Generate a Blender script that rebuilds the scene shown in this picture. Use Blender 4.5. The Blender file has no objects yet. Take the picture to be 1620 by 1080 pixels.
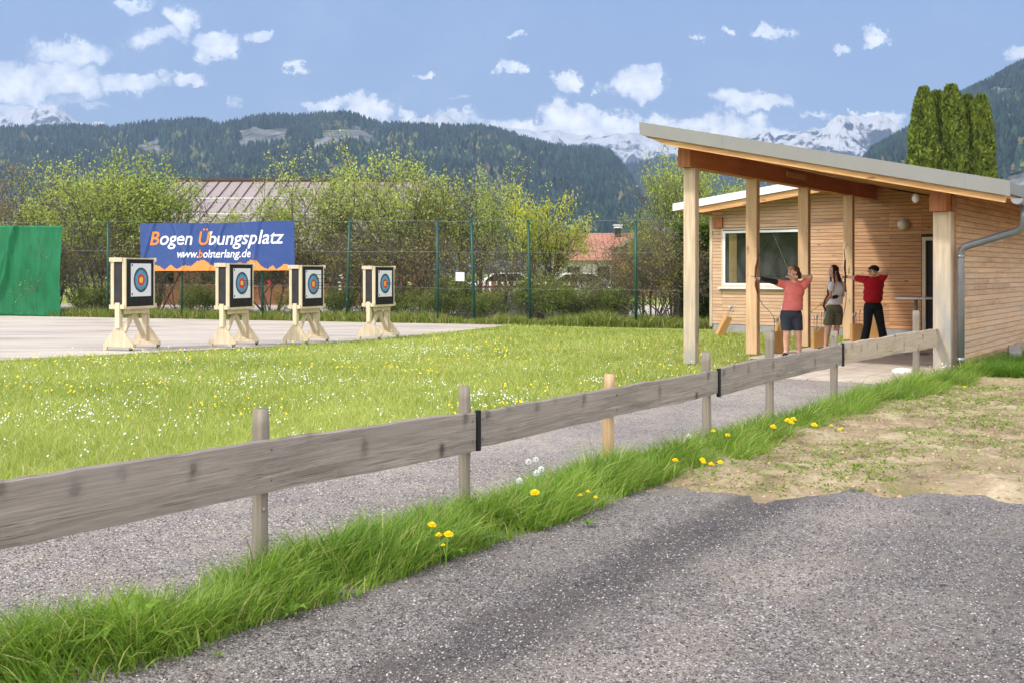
import bpy, bmesh, math, random
import numpy as np
from mathutils import Vector, Matrix, Euler
R = math.radians
C = bpy.context.scene.collection
SC = bpy.context.scene
random.seed(7); np.random.seed(7)
F = 1750.0; HZ = 430.0; CH = 1.55          # focal length (photo px), horizon row, camera height

# ------------------------------------------------------------------ camera
cam_d = bpy.data.cameras.new('camera'); cam = bpy.data.objects.new('camera', cam_d); C.objects.link(cam)
cam.location = (0, 0, CH); cam.rotation_euler = (R(90), 0, 0)
cam_d.sensor_width = 36; cam_d.lens = F/1620*36; cam_d.shift_y = -110/1620
cam_d.clip_start = 0.1; cam_d.clip_end = 40000
SC.camera = cam
# ------------------------------------------------------------------ sun, sky, exposure
SUN_EL = 50.0; SUN_H = Vector((-0.88, -0.47, 0)).normalized()
SUN_DIR = (SUN_H*math.cos(R(SUN_EL)) + Vector((0, 0, math.sin(R(SUN_EL))))).normalized()
sd = bpy.data.lights.new('sun', 'SUN'); sd.energy = 2.9; sd.angle = R(4.5); sd.color = (1.0, 0.955, 0.88)
so = bpy.data.objects.new('sun', sd); C.objects.link(so)
so.rotation_euler = (-SUN_DIR).to_track_quat('-Z', 'Y').to_euler()
so.location = SUN_DIR*60
SC.view_settings.view_transform = 'Standard'; SC.view_settings.look = 'None'
SC.view_settings.exposure = 0.36; SC.view_settings.gamma = 1
w = bpy.data.worlds.new('World'); SC.world = w; w.use_nodes = True
NT = w.node_tree; NT.nodes.clear()

class NG:
    """tiny node helper"""
    def __init__(s, nt): s.nt = nt
    def n(s, t, **kw):
        nd = s.nt.nodes.new(t)
        for k, v in kw.items():
            if k == 'inp':
                for a, b in v.items():
                    if hasattr(b, 'is_linked') or isinstance(b, bpy.types.NodeSocket): s.nt.links.new(b, nd.inputs[a])
                    else: nd.inputs[a].default_value = b
            else: setattr(nd, k, v)
        return nd
    def math(s, op, a, b=None, c=None, clamp=False):
        nd = s.nt.nodes.new('ShaderNodeMath'); nd.operation = op; nd.use_clamp = clamp
        for i, v in enumerate((a, b, c)):
            if v is None: continue
            if isinstance(v, bpy.types.NodeSocket): s.nt.links.new(v, nd.inputs[i])
            else: nd.inputs[i].default_value = v
        return nd.outputs[0]
    def ramp(s, fac, stops):
        nd = s.nt.nodes.new('ShaderNodeValToRGB')
        while len(nd.color_ramp.elements) < len(stops): nd.color_ramp.elements.new(0.5)
        for e, (p, c) in zip(nd.color_ramp.elements, stops):
            e.position = p; e.color = (c[0], c[1], c[2], 1) if hasattr(c, '__len__') else (c, c, c, 1)
        s.nt.links.new(fac, nd.inputs[0]); return nd.outputs[0]
    def mix(s, fac, a, b, bt='MIX'):
        nd = s.nt.nodes.new('ShaderNodeMix'); nd.data_type = 'RGBA'; nd.blend_type = bt
        for i, v in ((0, fac), (6, a), (7, b)):
            if isinstance(v, bpy.types.NodeSocket): s.nt.links.new(v, nd.inputs[i])
            elif i == 0: nd.inputs[0].default_value = v
            else: nd.inputs[i].default_value = (v[0], v[1], v[2], 1)
        return nd.outputs[2]
    def noise(s, vec, scale, detail=4, rough=.55, dist=0):
        nd = s.n('ShaderNodeTexNoise'); nd.inputs['Scale'].default_value = scale
        nd.inputs['Detail'].default_value = detail; nd.inputs['Roughness'].default_value = rough
        nd.inputs['Distortion'].default_value = dist
        if vec is not None: s.nt.links.new(vec, nd.inputs['Vector'])
        return nd.outputs['Fac']
    def scalev(s, vec, sc):
        nd = s.n('ShaderNodeMapping'); s.nt.links.new(vec, nd.inputs[0]); nd.inputs['Scale'].default_value = sc
        return nd.outputs[0]

# sky: physical sky with fair-weather cumulus placed by direction (azimuth, elevation)
g = NG(NT)
sky = g.n('ShaderNodeTexSky', sky_type='NISHITA', sun_disc=False)
sky.sun_elevation = R(SUN_EL); sky.sun_rotation = math.atan2(SUN_H.x, SUN_H.y)
sky.air_density = 1.0; sky.dust_density = 0.6; sky.ozone_density = 2.2; sky.altitude = 800
geo = g.n('ShaderNodeTexCoord')
sep = g.n('ShaderNodeSeparateXYZ'); NT.links.new(geo.outputs['Generated'], sep.inputs[0])
yy = g.math('MAXIMUM', sep.outputs[1], 0.02)
tx = g.math('DIVIDE', sep.outputs[0], yy); tz = g.math('DIVIDE', sep.outputs[2], yy)
cmb = g.n('ShaderNodeCombineXYZ'); NT.links.new(tx, cmb.inputs[0]); NT.links.new(tz, cmb.inputs[1])
def nv(scale, det, rough, z):
    mp = g.n('ShaderNodeMapping'); NT.links.new(cmb.outputs[0], mp.inputs[0]); mp.inputs['Location'].default_value = (0, 0, z)
    return g.noise(mp.outputs[0], scale, det, rough)
n1 = nv(24, 9, .68, 0); n2 = nv(24, 9, .68, 7.3); n3 = nv(60, 9, .72, 3.1); n4 = nv(9, 4, .6, 1.7)
wx = g.math('ADD', tx, g.math('MULTIPLY', g.math('SUBTRACT', n1, .5), .085))
wz = g.math('ADD', tz, g.math('MULTIPLY', g.math('SUBTRACT', n2, .5), .055))
# (px, py, half width, half height, strength) fair weather clouds
CL = [(60,130,115,30,1), (110,85,75,22,.75), (20,120,70,30,.9), (210,133,50,15,.8), (300,130,36,16,.9), (345,75,42,28,.95),
      (285,35,30,22,.8), (255,62,50,16,.6), (405,52,18,11,.8), (215,8,28,12,.6), (345,100,12,5,.5), (30,168,90,12,.65), (130,165,60,10,.4),
      (467,107,20,6,.7), (580,172,40,24,1), (520,168,40,10,.6), (635,185,30,10,.7), (535,190,60,10,.7), (679,119,15,8,.75), (805,107,26,15,.8),
      (811,52,14,5,.6), (902,128,27,19,1), (948,143,6,6,.6), (1010,135,56,25,1), (1045,125,20,18,1), (880,185,32,32,1), (925,195,50,26,1), (850,205,110,16,.9),
      (1000,203,110,24,1), (1075,205,40,22,.9), (1185,163,62,17,.9), (1165,160,30,13,.9), (1130,200,80,20,.9), (1170,215,100,16,.9), (1280,181,20,5,.6), (1370,180,38,8,1), (1425,192,30,14,.8), (1300,205,20,6,.6),
      (1225,56,36,12,.75), (1152,49,16,8,.75), (1383,62,30,12,.85), (1328,77,12,7,.6), (1617,88,26,16,.8), (1105,58,10,4,.5), (735,160,14,6,.4), (372,158,16,8,.4),(720,195,40,12,.6),(1560,70,10,5,.2),
      (-150,120,120,40,1), (-260,60,90,30,.8), (1780,60,100,24,.9), (1900,140,120,30,1), (1500,-90,130,30,.9), (900,-160,160,40,.9), (300,-190,200,50,1), (700,-60,50,12,.7)]
acc = None
for (px, py, hw, hh, st) in CL:
    dx = g.math('MULTIPLY', g.math('SUBTRACT', wx, (px-810)/F), F/hw)
    dz = g.math('MULTIPLY', g.math('SUBTRACT', wz, (HZ-py)/F), F/hh)
    r2 = g.math('ADD', g.math('MULTIPLY', dx, dx), g.math('MULTIPLY', dz, dz))
    v = g.math('MULTIPLY', g.math('SUBTRACT', 1.25, r2, clamp=True), st)
    acc = v if acc is None else g.math('MAXIMUM', acc, v)
edge = g.math('ADD', acc, g.math('MULTIPLY', g.math('SUBTRACT', n3, .5), 1.0))
den = g.ramp(g.math('MULTIPLY', edge, g.math('GREATER_THAN', acc, 0.001)), [(.06, 0), (.30, .28), (.58, .78), (.95, 1)])
shade = g.ramp(nv(46, 6, .6, 5.5), [(.30, (7.6, 8.1, 9.2)), (.66, (15.5, 15.3, 14.9))])
wisp = g.math('MULTIPLY', g.ramp(nv(7, 9, .72, 11), [(.50, 0), (.8, 1)]), .12)
fw = g.math('GREATER_THAN', sep.outputs[1], .02)
den2 = g.math('MULTIPLY', g.math('MAXIMUM', den, wisp), fw)
skyc = g.mix(1.0, sky.outputs[0], (.88, .92, 1.09), 'MULTIPLY')
hzf = g.ramp(tz, [(.02, .42), (.12, .20), (.24, .03)])
skyc = g.mix(hzf, skyc, (6.6, 7.3, 8.6))
col = g.mix(den2, skyc, shade)
# bright cloud cover added behind the camera only, unseen, as soft frontal fill light
cb3 = g.ramp(g.noise(geo.outputs['Generated'], 2.6, 6, .6), [(.40, 0), (.52, 1)])
cb3 = g.math('MULTIPLY', cb3, g.math('MULTIPLY', g.math('LESS_THAN', sep.outputs[1], .02), g.ramp(sep.outputs[2], [(.0, .2), (.1, 1), (.9, 1), (1, .6)])))
col = g.mix(cb3, col, (15.5, 14.9, 14.2))
bg = g.n('ShaderNodeBackground'); NT.links.new(col, bg.inputs[0]); bg.inputs[1].default_value = 0.15
wo = g.n('ShaderNodeOutputWorld'); NT.links.new(bg.outputs[0], wo.inputs[0])

# ================================================================== helpers
def lin(r, g_, b):
    f = lambda c: (c/255/12.92) if c/255 <= .04045 else ((c/255+.055)/1.055)**2.4
    return (f(r), f(g_), f(b))
def P(px, py, d): return Vector(((px-810)/F*d, d, CH-(py-HZ)/F*d))
def G(px, py):                     # ground point seen at a pixel
    d = CH*F/(py-HZ); return Vector(((px-810)/F*d, d, 0))
def tagp(o, label=None, cat=None, group=None, kind=None):
    for k, v in (('label', label), ('category', cat), ('group', group), ('kind', kind)):
        if v: o[k] = v
    return o
def empty(name, loc=(0, 0, 0), rz=0):
    o = bpy.data.objects.new(name, None); C.objects.link(o); o.location = loc; o.rotation_euler = (0, 0, rz)
    o.empty_display_size = .2; return o
def thing(name, label, cat, loc=(0, 0, 0), rz=0, group=None):
    return tagp(empty(name, loc, rz), label, cat, group)
def link(name, me, mats, parent=None):
    o = bpy.data.objects.new(name, me); C.objects.link(o)
    if not isinstance(mats, (list, tuple)): mats = [mats]
    for m in mats: me.materials.append(m)
    if parent: o.parent = parent
    return o
def obj(name, bm, mats, parent=None, smooth=False):
    me = bpy.data.meshes.new(name); bmesh.ops.recalc_face_normals(bm, faces=bm.faces)
    bm.to_mesh(me); bm.free()
    if smooth: me.polygons.foreach_set('use_smooth', [True]*len(me.polygons))
    return link(name, me, mats, parent)
def copy_tree(o, parent=None):
    c = o.copy(); C.objects.link(c); c.parent = parent
    for ch in o.children: copy_tree(ch, c)
    return c
def npmesh(name, V, polys, mats, parent=None, smooth=False, color=None, mi=None):
    """V (N,3); polys: list of int arrays (M,k)"""
    me = bpy.data.meshes.new(name); V = np.asarray(V, dtype=np.float32)
    me.vertices.add(len(V)); me.vertices.foreach_set('co', V.ravel())
    loops = np.concatenate([p.ravel() for p in polys]).astype(np.int32)
    tot = np.concatenate([np.full(len(p), p.shape[1], np.int32) for p in polys])
    st = np.concatenate([[0], np.cumsum(tot)[:-1]]).astype(np.int32)
    me.loops.add(len(loops)); me.loops.foreach_set('vertex_index', loops)
    me.polygons.add(len(tot)); me.polygons.foreach_set('loop_start', st)
    if mi is not None: me.polygons.foreach_set('material_index', np.asarray(mi, np.int32))
    if smooth: me.polygons.foreach_set('use_smooth', np.ones(len(tot), bool))
    me.update(calc_edges=True)
    if color is not None:
        a = me.color_attributes.new('tint', 'FLOAT_COLOR', 'POINT')
        cc = np.ones((len(V), 4), np.float32); cc[:, :3] = color; a.data.foreach_set('color', cc.ravel())
    return link(name, me, mats, parent)
def box(bm, lo, hi, M=None, mi=0):
    x0, y0, z0 = lo; x1, y1, z1 = hi
    vs = [bm.verts.new(Vector(p) if M is None else M @ Vector(p)) for p in
          ((x0,y0,z0),(x1,y0,z0),(x1,y1,z0),(x0,y1,z0),(x0,y0,z1),(x1,y0,z1),(x1,y1,z1),(x0,y1,z1))]
    for f in ((0,3,2,1),(4,5,6,7),(0,1,5,4),(1,2,6,5),(2,3,7,6),(3,0,4,7)):
        bm.faces.new([vs[i] for i in f]).material_index = mi
    return vs
def beam(bm, a, b, wd, ht, up=(0, 0, 1), mi=0):
    a = Vector(a); b = Vector(b); d = (b-a).normalized(); u = Vector(up)
    s = d.cross(u).normalized(); t = s.cross(d).normalized()
    M = Matrix((( s.x, d.x, t.x, a.x), (s.y, d.y, t.y, a.y), (s.z, d.z, t.z, a.z), (0, 0, 0, 1)))
    return box(bm, (-wd/2, 0, -ht/2), (wd/2, (b-a).length, ht/2), M, mi)
def tube(bm, pts, rad, seg=8, cap=True, mi=0, flat=1.0, flatdir=None):
    pts = [Vector(p) for p in pts]; n = len(pts)
    rads = rad if hasattr(rad, '__len__') else [rad]*n
    rings = []; prev = None
    for i, p in enumerate(pts):
        d = (pts[min(i+1, n-1)]-pts[max(i-1, 0)]).normalized()
        ref = Vector(flatdir) if flatdir is not None else (prev if prev is not None else (Vector((0, 0, 1)) if abs(d.z) < .9 else Vector((1, 0, 0))))
        s = (ref - d*ref.dot(d))
        if s.length < 1e-5: s = d.orthogonal()
        s.normalize(); t = d.cross(s); prev = s
        rings.append([bm.verts.new(p + (s*math.cos(a)+t*math.sin(a)*flat)*rads[i]) for a in [2*math.pi*k/seg for k in range(seg)]])
    for i in range(n-1):
        for k in range(seg):
            bm.faces.new([rings[i][k], rings[i][(k+1) % seg], rings[i+1][(k+1) % seg], rings[i+1][k]]).material_index = mi
    if cap:
        bm.faces.new(rings[0][::-1]).material_index = mi; bm.faces.new(rings[-1]).material_index = mi
def ball(bm, c, r, sub=2, M=None, mi=0):
    r = r if hasattr(r, '__len__') else (r, r, r)
    mt = Matrix.Translation(Vector(c)) @ (M if M is not None else Matrix.Identity(4)) @ Matrix.Diagonal((r[0], r[1], r[2], 1))
    res = bmesh.ops.create_icosphere(bm, subdivisions=sub, radius=1, matrix=mt)
    for v in res['verts']:
        for f in v.link_faces: f.material_index = mi
def prism(bm, poly, axis, a, b, mi=0):
    """poly 2D list extruded between a and b along axis ('x','y','z')"""
    def mk(p, t):
        if axis == 'x': return Vector((t, p[0], p[1]))
        if axis == 'y': return Vector((p[0], t, p[1]))
        return Vector((p[0], p[1], t))
    v0 = [bm.verts.new(mk(p, a)) for p in poly]; v1 = [bm.verts.new(mk(p, b)) for p in poly]
    n = len(poly)
    bm.faces.new(v0).material_index = mi; bm.faces.new(v1[::-1]).material_index = mi
    for i in range(n): bm.faces.new([v0[i], v1[i], v1[(i+1) % n], v0[(i+1) % n]]).material_index = mi
def vnoise(x, y, seed=0):
    x = np.asarray(x, float); y = np.asarray(y, float)
    xi = np.floor(x).astype(np.int64); yi = np.floor(y).astype(np.int64); xf = x-xi; yf = y-yi
    def h(a, b):
        n = (a*374761393 + b*668265263 + seed*1442695041) & 0x7fffffff
        n = ((n ^ (n >> 13))*1274126177) & 0x7fffffff
        return ((n ^ (n >> 16)) & 0xffff)/65535.0
    u = xf*xf*(3-2*xf); v = yf*yf*(3-2*yf)
    return (h(xi, yi)*(1-u)+h(xi+1, yi)*u)*(1-v)+(h(xi, yi+1)*(1-u)+h(xi+1, yi+1)*u)*v
def fbm(x, y, oct=4, seed=0, gain=.5):
    s = 0; a = 1; t = 0
    for i in range(oct): s = s+a*vnoise(x*2**i, y*2**i, seed+i); t += a; a *= gain
    return s/t
def interp(pts, x):
    xs = [p[0] for p in pts]; ys = [p[1] for p in pts]; return np.interp(x, xs, ys)

# ------------------------------------------------------------------ materials
def mat(name, build):
    m = bpy.data.materials.new(name); m.use_nodes = True; nt = m.node_tree; nt.nodes.clear()
    g = NG(nt); out = g.n('ShaderNodeOutputMaterial'); sh = build(g); nt.links.new(sh, out.inputs[0]); return m
def pbsdf(g, color, rough=.7, bump=None, bstr=.3, bdist=.01, metal=0, spec=.3, sheen=None):
    b = g.n('ShaderNodeBsdfPrincipled')
    for k, v in (('Base Color', color), ('Roughness', rough), ('Metallic', metal)):
        if isinstance(v, bpy.types.NodeSocket): g.nt.links.new(v, b.inputs[k])
        elif k == 'Base Color': b.inputs[k].default_value = (v[0], v[1], v[2], 1)
        else: b.inputs[k].default_value = v
    b.inputs['Specular IOR Level'].default_value = spec
    if bump is not None:
        bn = g.n('ShaderNodeBump'); bn.inputs['Strength'].default_value = bstr; bn.inputs['Distance'].default_value = bdist
        g.nt.links.new(bump, bn.inputs['Height']); g.nt.links.new(bn.outputs[0], b.inputs['Normal'])
    return b.outputs[0]
def oc(g): return g.n('ShaderNodeTexCoord').outputs['Object']
def simple(name, c, rough=.6, var=.15, scale=8, bump=0, metal=0, spec=.3):
    def f(g):
        n = g.noise(oc(g), scale, 5, .6)
        c1 = tuple(x*(1-var) for x in c); c2 = tuple(min(1, x*(1+var)) for x in c)
        return pbsdf(g, g.ramp(n, [(.3, c1), (.7, c2)]), rough, n if bump else None, bump, .01, metal, spec)
    return mat(name, f)
def wood(name, dark, light, axis=0, grain=1.0, island=True, knots=True, weather=None, bstr=.25, groove=None, knotscale=1.0, flat=False, wmask=None):
    """wood with grain along an axis of the object, colour varying from board to board, knots, optional weathering"""
    def f(g):
        o = oc(g)
        geo = g.n('ShaderNodeNewGeometry').outputs['Random Per Island']
        off = g.n('ShaderNodeVectorMath', operation='SCALE'); cm = g.n('ShaderNodeCombineXYZ')
        for i in range(3): g.nt.links.new(g.math('MULTIPLY', geo, (13.1, 7.7, 3.3)[i]), cm.inputs[i])
        ad = g.n('ShaderNodeVectorMath', operation='ADD'); g.nt.links.new(o, ad.inputs[0]); g.nt.links.new(cm.outputs[0], ad.inputs[1])
        v = ad.outputs[0] if island else o
        sc = [28*grain]*3; sc[axis] = 1.6*grain
        gr = g.noise(g.scalev(v, sc), 1, 5, .6, .6)
        sc2 = [90*grain]*3; sc2[axis] = 3*grain
        fine = g.noise(g.scalev(v, sc2), 1, 3, .5)
        broad = g.noise(v, 1.3, 3, .5)
        c = g.ramp(gr, [(.28, dark), (.72, light)])
        c = g.mix(g.math('MULTIPLY', g.ramp(fine, [(.35, 1), (.6, 0)]), .30), c, tuple(x*.6 for x in dark))
        if flat:      # drying cracks: thin dark lines along the grain
            s5 = [150]*3; s5[axis] = 2.2; ck = g.noise(g.scalev(v, s5), 1, 2, .5, 1.2)
            c = g.mix(g.ramp(ck, [(.30, .95), (.36, 0)]), c, (.035, .03, .028))
            s6 = [60]*3; s6[axis] = 1.2; rg = g.noise(g.scalev(v, s6), 1, 2, .5, .8)
            c = g.mix(g.ramp(g.math('PINGPONG', g.math('MULTIPLY', rg, 9), .5), [(.0, .55), (.16, 0)]), c, tuple(x*.45 for x in dark))
        if island: c = g.mix(.42, c, g.mix(1.0, c, g.ramp(geo, [(0, .52), (.35, .88), (.7, 1.15), (1, 1.5)]), 'MULTIPLY'))
        c = g.mix(.35, c, g.mix(1.0, c, g.ramp(broad, [(.3, .7), (.7, 1.2)]), 'MULTIPLY'))
        if knots:
            ks = [7*knotscale]*3; ks[axis] = 2.3*knotscale
            vo = g.n('ShaderNodeTexVoronoi'); vo.inputs['Scale'].default_value = 1
            if flat: ks[1] = 0
            wob = g.n('ShaderNodeVectorMath', operation='ADD'); g.nt.links.new(g.scalev(v, ks), wob.inputs[0])
            wn2 = g.n('ShaderNodeTexNoise'); wn2.inputs['Scale'].default_value = 9; g.nt.links.new(v, wn2.inputs['Vector'])
            sc3 = g.n('ShaderNodeVectorMath', operation='SCALE'); g.nt.links.new(wn2.outputs['Color'], sc3.inputs[0]); sc3.inputs['Scale'].default_value = .25; g.nt.links.new(sc3.outputs[0], wob.inputs[1])
            g.nt.links.new(wob.outputs[0], vo.inputs['Vector'])
            if flat:
                vo.voronoi_dimensions = '2D'; s3 = g.n('ShaderNodeSeparateXYZ'); g.nt.links.new(v, s3.inputs[0]); s4 = g.n('ShaderNodeSeparateXYZ'); g.nt.links.new(sc3.outputs[0], s4.inputs[0])
                c3 = g.n('ShaderNodeCombineXYZ'); g.nt.links.new(g.math('ADD', g.math('MULTIPLY', s3.outputs[0], 4.4), s4.outputs[0]), c3.inputs[0]); g.nt.links.new(g.math('ADD', g.math('MULTIPLY', s3.outputs[2], 3.3), g.math('MULTIPLY', s4.outputs[1], 1.5)), c3.inputs[1]); g.nt.links.new(c3.outputs[0], vo.inputs['Vector'])
            kf = g.ramp(g.math('ADD', vo.outputs['Distance'], g.math('MULTIPLY', gr, .06)), [(.10, 1), (.16, .35), (.26 if flat else .20, 0)])
            # only some cells carry a knot
            sx = g.n('ShaderNodeSeparateColor'); g.nt.links.new(vo.outputs['Color'], sx.inputs[0])
            kf = g.math('MULTIPLY', kf, g.math('GREATER_THAN', sx.outputs[0], .40 if flat else .55))
            c = g.mix(g.math('MULTIPLY', kf, .95 if flat else .8), c, tuple(x*(.16 if flat else .33) for x in dark))
        if weather:
            wn = g.noise(g.scalev(v, [3 if i != axis else .8 for i in range(3)]), 1, 5, .65)
            wf = g.ramp(wn, [(.38, 0), (.66, 1)])
            if wmask:
                sp_ = g.n('ShaderNodeSeparateXYZ'); g.nt.links.new(o, sp_.inputs[0])
                mr = g.n('ShaderNodeMapRange'); g.nt.links.new(sp_.outputs[wmask[0]], mr.inputs[0]); mr.inputs[1].default_value = wmask[1]; mr.inputs[2].default_value = wmask[2]; mr.inputs[3].default_value = 1; mr.inputs[4].default_value = 0
                wf = g.math('MULTIPLY', wf, mr.outputs[0])
                if name.startswith('larch'): c = g.mix(g.math('SUBTRACT', 1, mr.outputs[0]), c, g.mix(1, c, (1.02, .80, .60), 'MULTIPLY'))   # sheltered boards keep their honey colour
            c = g.mix(wf, c, weather)
        h = g.math('ADD', gr, g.math('MULTIPLY', fine, .6))
        return pbsdf(g, c, .72, h, bstr, .004, 0, .25)
    return mat(name, f)
def leafmat(name, c1, c2, trans=.35, attr=True, rough=.5):
    def f(g):
        if attr:
            a = g.n('ShaderNodeAttribute', attribute_name='tint').outputs['Color']
            c = a
        else:
            rn = g.n('ShaderNodeNewGeometry').outputs['Random Per Island']
            c = g.ramp(rn, [(0, c1), (1, c2)])
        b = pbsdf(g, c, rough, spec=.25)
        t = g.n('ShaderNodeBsdfTranslucent'); tc = g.mix(1, c, (1.05, 1.1, .62), 'MULTIPLY'); g.nt.links.new(tc, t.inputs[0])
        mx = g.n('ShaderNodeMixShader'); mx.inputs[0].default_value = trans
        g.nt.links.new(b, mx.inputs[1]); g.nt.links.new(t.outputs[0], mx.inputs[2]); return mx.outputs[0]
    return mat(name, f)
M = {}
M['clad'] = wood('larch_cladding', lin(176,138,108), lin(216,182,150), 0, 1, weather=lin(206,174,144), wmask=(0, -2.6, 1.0))
M['clad_side'] = wood('larch_cladding_side', lin(176,140,108), lin(208,176,142), 1, 1, weather=lin(192,168,146), wmask=(2, 1.5, 2.6))
M['soffit'] = wood('soffit_boards', lin(180,120,70), lin(215,160,105), 0, 1)
M['rafter'] = wood('rafter_wood', lin(190,140,90), lin(222,178,125), 0, .7, False, knotscale=.8)
M['beamw'] = wood('beam_wood', lin(172,104,56), lin(200,130,78), 1, .5, False, knots=False)
M['block'] = wood('end_grain', lin(150,90,55), lin(185,125,85), 2, .8, False, knots=False)
M['postw'] = wood('post_wood', lin(206,166,126), lin(228,196,158), 2, .7, False, knotscale=.7)
M['postgrey'] = wood('weathered_post', lin(182,160,134), lin(218,198,170), 2, .6, False, weather=lin(140,142,142), knotscale=.7, wmask=(2, .5, 2.3))
M['board'] = wood('weathered_board', lin(112,103,96), lin(176,164,154), 0, 1.0, False, bstr=.9, weather=lin(150,140,132), knotscale=.75, flat=True)
M['board_new'] = wood('fresher_board', lin(160,142,120), lin(206,188,164), 0, 1.0, False, bstr=.8, weather=lin(180,166,150), knotscale=.9, flat=True)
M['stake'] = wood('round_stake', lin(118,108,96), lin(160,148,132), 2, .8, False, bstr=.5, weather=lin(132,126,120))
M['stake_new'] = wood('fresh_stake', lin(170,140,104), lin(206,176,138), 2, .8, False, bstr=.4)
M['pine'] = wood('pale_pine', lin(200,182,152), lin(228,214,188), 2, .8, True, knots=False, bstr=.15)
M['plywood'] = wood('plywood', lin(190,142,86), lin(206,160,104), 2, .8, False, knots=False, bstr=.1)
M['metal'] = simple('grey_sheet_metal', lin(128,127,123), .45, .05, 2, 0, .0, .5)
M['zinc'] = simple('zinc_pipe', lin(140,142,150), .35, .12, 6, 0, .55, .5)
M['roofmetal'] = simple('mauve_metal_roof', lin(152,140,136), .5, .06, .6, 0, 0, .4)
M['dkmetal'] = simple('dark_ridge_metal', lin(82,62,58), .5, .1, 2)
M['white'] = simple('white_paint', (.74,.74,.75), .45, .04, 5)
M['cream'] = simple('cream_frame', lin(205,190,165), .5, .06, 5)
M['black'] = simple('black_plastic', (.012,.012,.014), .5, .2, 12)
M['dark'] = simple('dark_interior', (.02,.018,.016), .6, .2, 2)
M['concrete'] = simple('concrete_plinth', lin(150,148,148), .85, .15, 5, .3)
M['glass'] = mat('window_glass', lambda g: pbsdf(g, (.014,.018,.008), .04, spec=.6))
M['greenpost'] = simple('dark_green_paint', lin(30,72,62), .4, .15, 4)
M['wire'] = simple('galvanised_wire', lin(120,130,125), .5, .1, 5)
M['blue'] = simple('blue_print', lin(44,68,142), .5, .06, 3)
M['orange'] = simple('orange_print', lin(222,130,50), .5, .06, 3)
M['lettering'] = simple('white_print', (.72,.74,.8), .5, .03, 3)
M['bulb'] = simple('opal_lamp_glass', (.62,.60,.55), .25, .04, 3, spec=.5)
M['skin'] = simple('skin', lin(228,178,152), .5, .08, 30)
M['pink'] = simple('coral_cotton', lin(238,128,122), .8, .10, 9, .9)
M['red'] = simple('red_cotton', lin(190,20,34), .8, .12, 9, .9)
M['whitecloth'] = simple('white_cotton', (.84,.84,.86), .8, .05, 9, .9)
M['navy'] = simple('slate_shorts', lin(60,64,78), .8, .15, 9, .9)
M['khaki'] = simple('khaki_shorts', lin(112,112,88), .8, .12, 9, .9)
M['blackcloth'] = simple('black_trousers', (.013,.012,.015), .8, .2, 14, .2)
M['teal'] = simple('teal_stripe', lin(60,140,160), .8)
M['hair_brown'] = simple('brown_hair', lin(96,62,44), .45, .3, 60)
M['hair_blond'] = simple('blond_fringe', lin(180,140,96), .45, .25, 60)
M['hair_dark'] = simple('dark_hair', lin(42,28,26), .35, .3, 60)
M['shoe'] = simple('dark_shoe', (.03,.03,.035), .6)
M['bowdark'] = simple('bow_dark', (.016,.018,.04), .35, .2)
M['bowwood'] = simple('bow_wood', lin(110,54,34), .35, .3, 20)
M['limbwhite'] = simple('white_limb', (.7,.7,.68), .35, .03)
M['string'] = simple('bow_string', lin(200,200,190), .6)
M['carbon'] = simple('arrow_shaft', (.02,.02,.022), .3)
M['flY'] = simple('yellow_fletching', lin(220,225,60), .6); M['flP'] = simple('red_fletching', lin(230,70,80), .6)
M['flW'] = simple('white_fletching', (.7,.72,.72), .6)
M['yellow'] = simple('dandelion_yellow', lin(250,214,24), .7, .10, 60)
M['stalk'] = simple('flower_stalk', lin(120,150,60), .6)

# ================================================================== ground
UX, UY = .823, -.568; VX, VY = .568, .823           # shelter axes: u along its front, v towards the back
AX, AY = 2.91, 17.96
def UV(u, v, z=0): return Vector((AX+u*UX+v*VX, AY+u*UY+v*VY, z))
FX, FY = -1.245, 5.48; WXd, WYd = .576, .817; NXd, NYd = .817, -.576   # rail fence line
def SN(s, n, z=0): return Vector((FX+s*WXd+n*NXd, FY+s*WYd+n*NYd, z))

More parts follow.
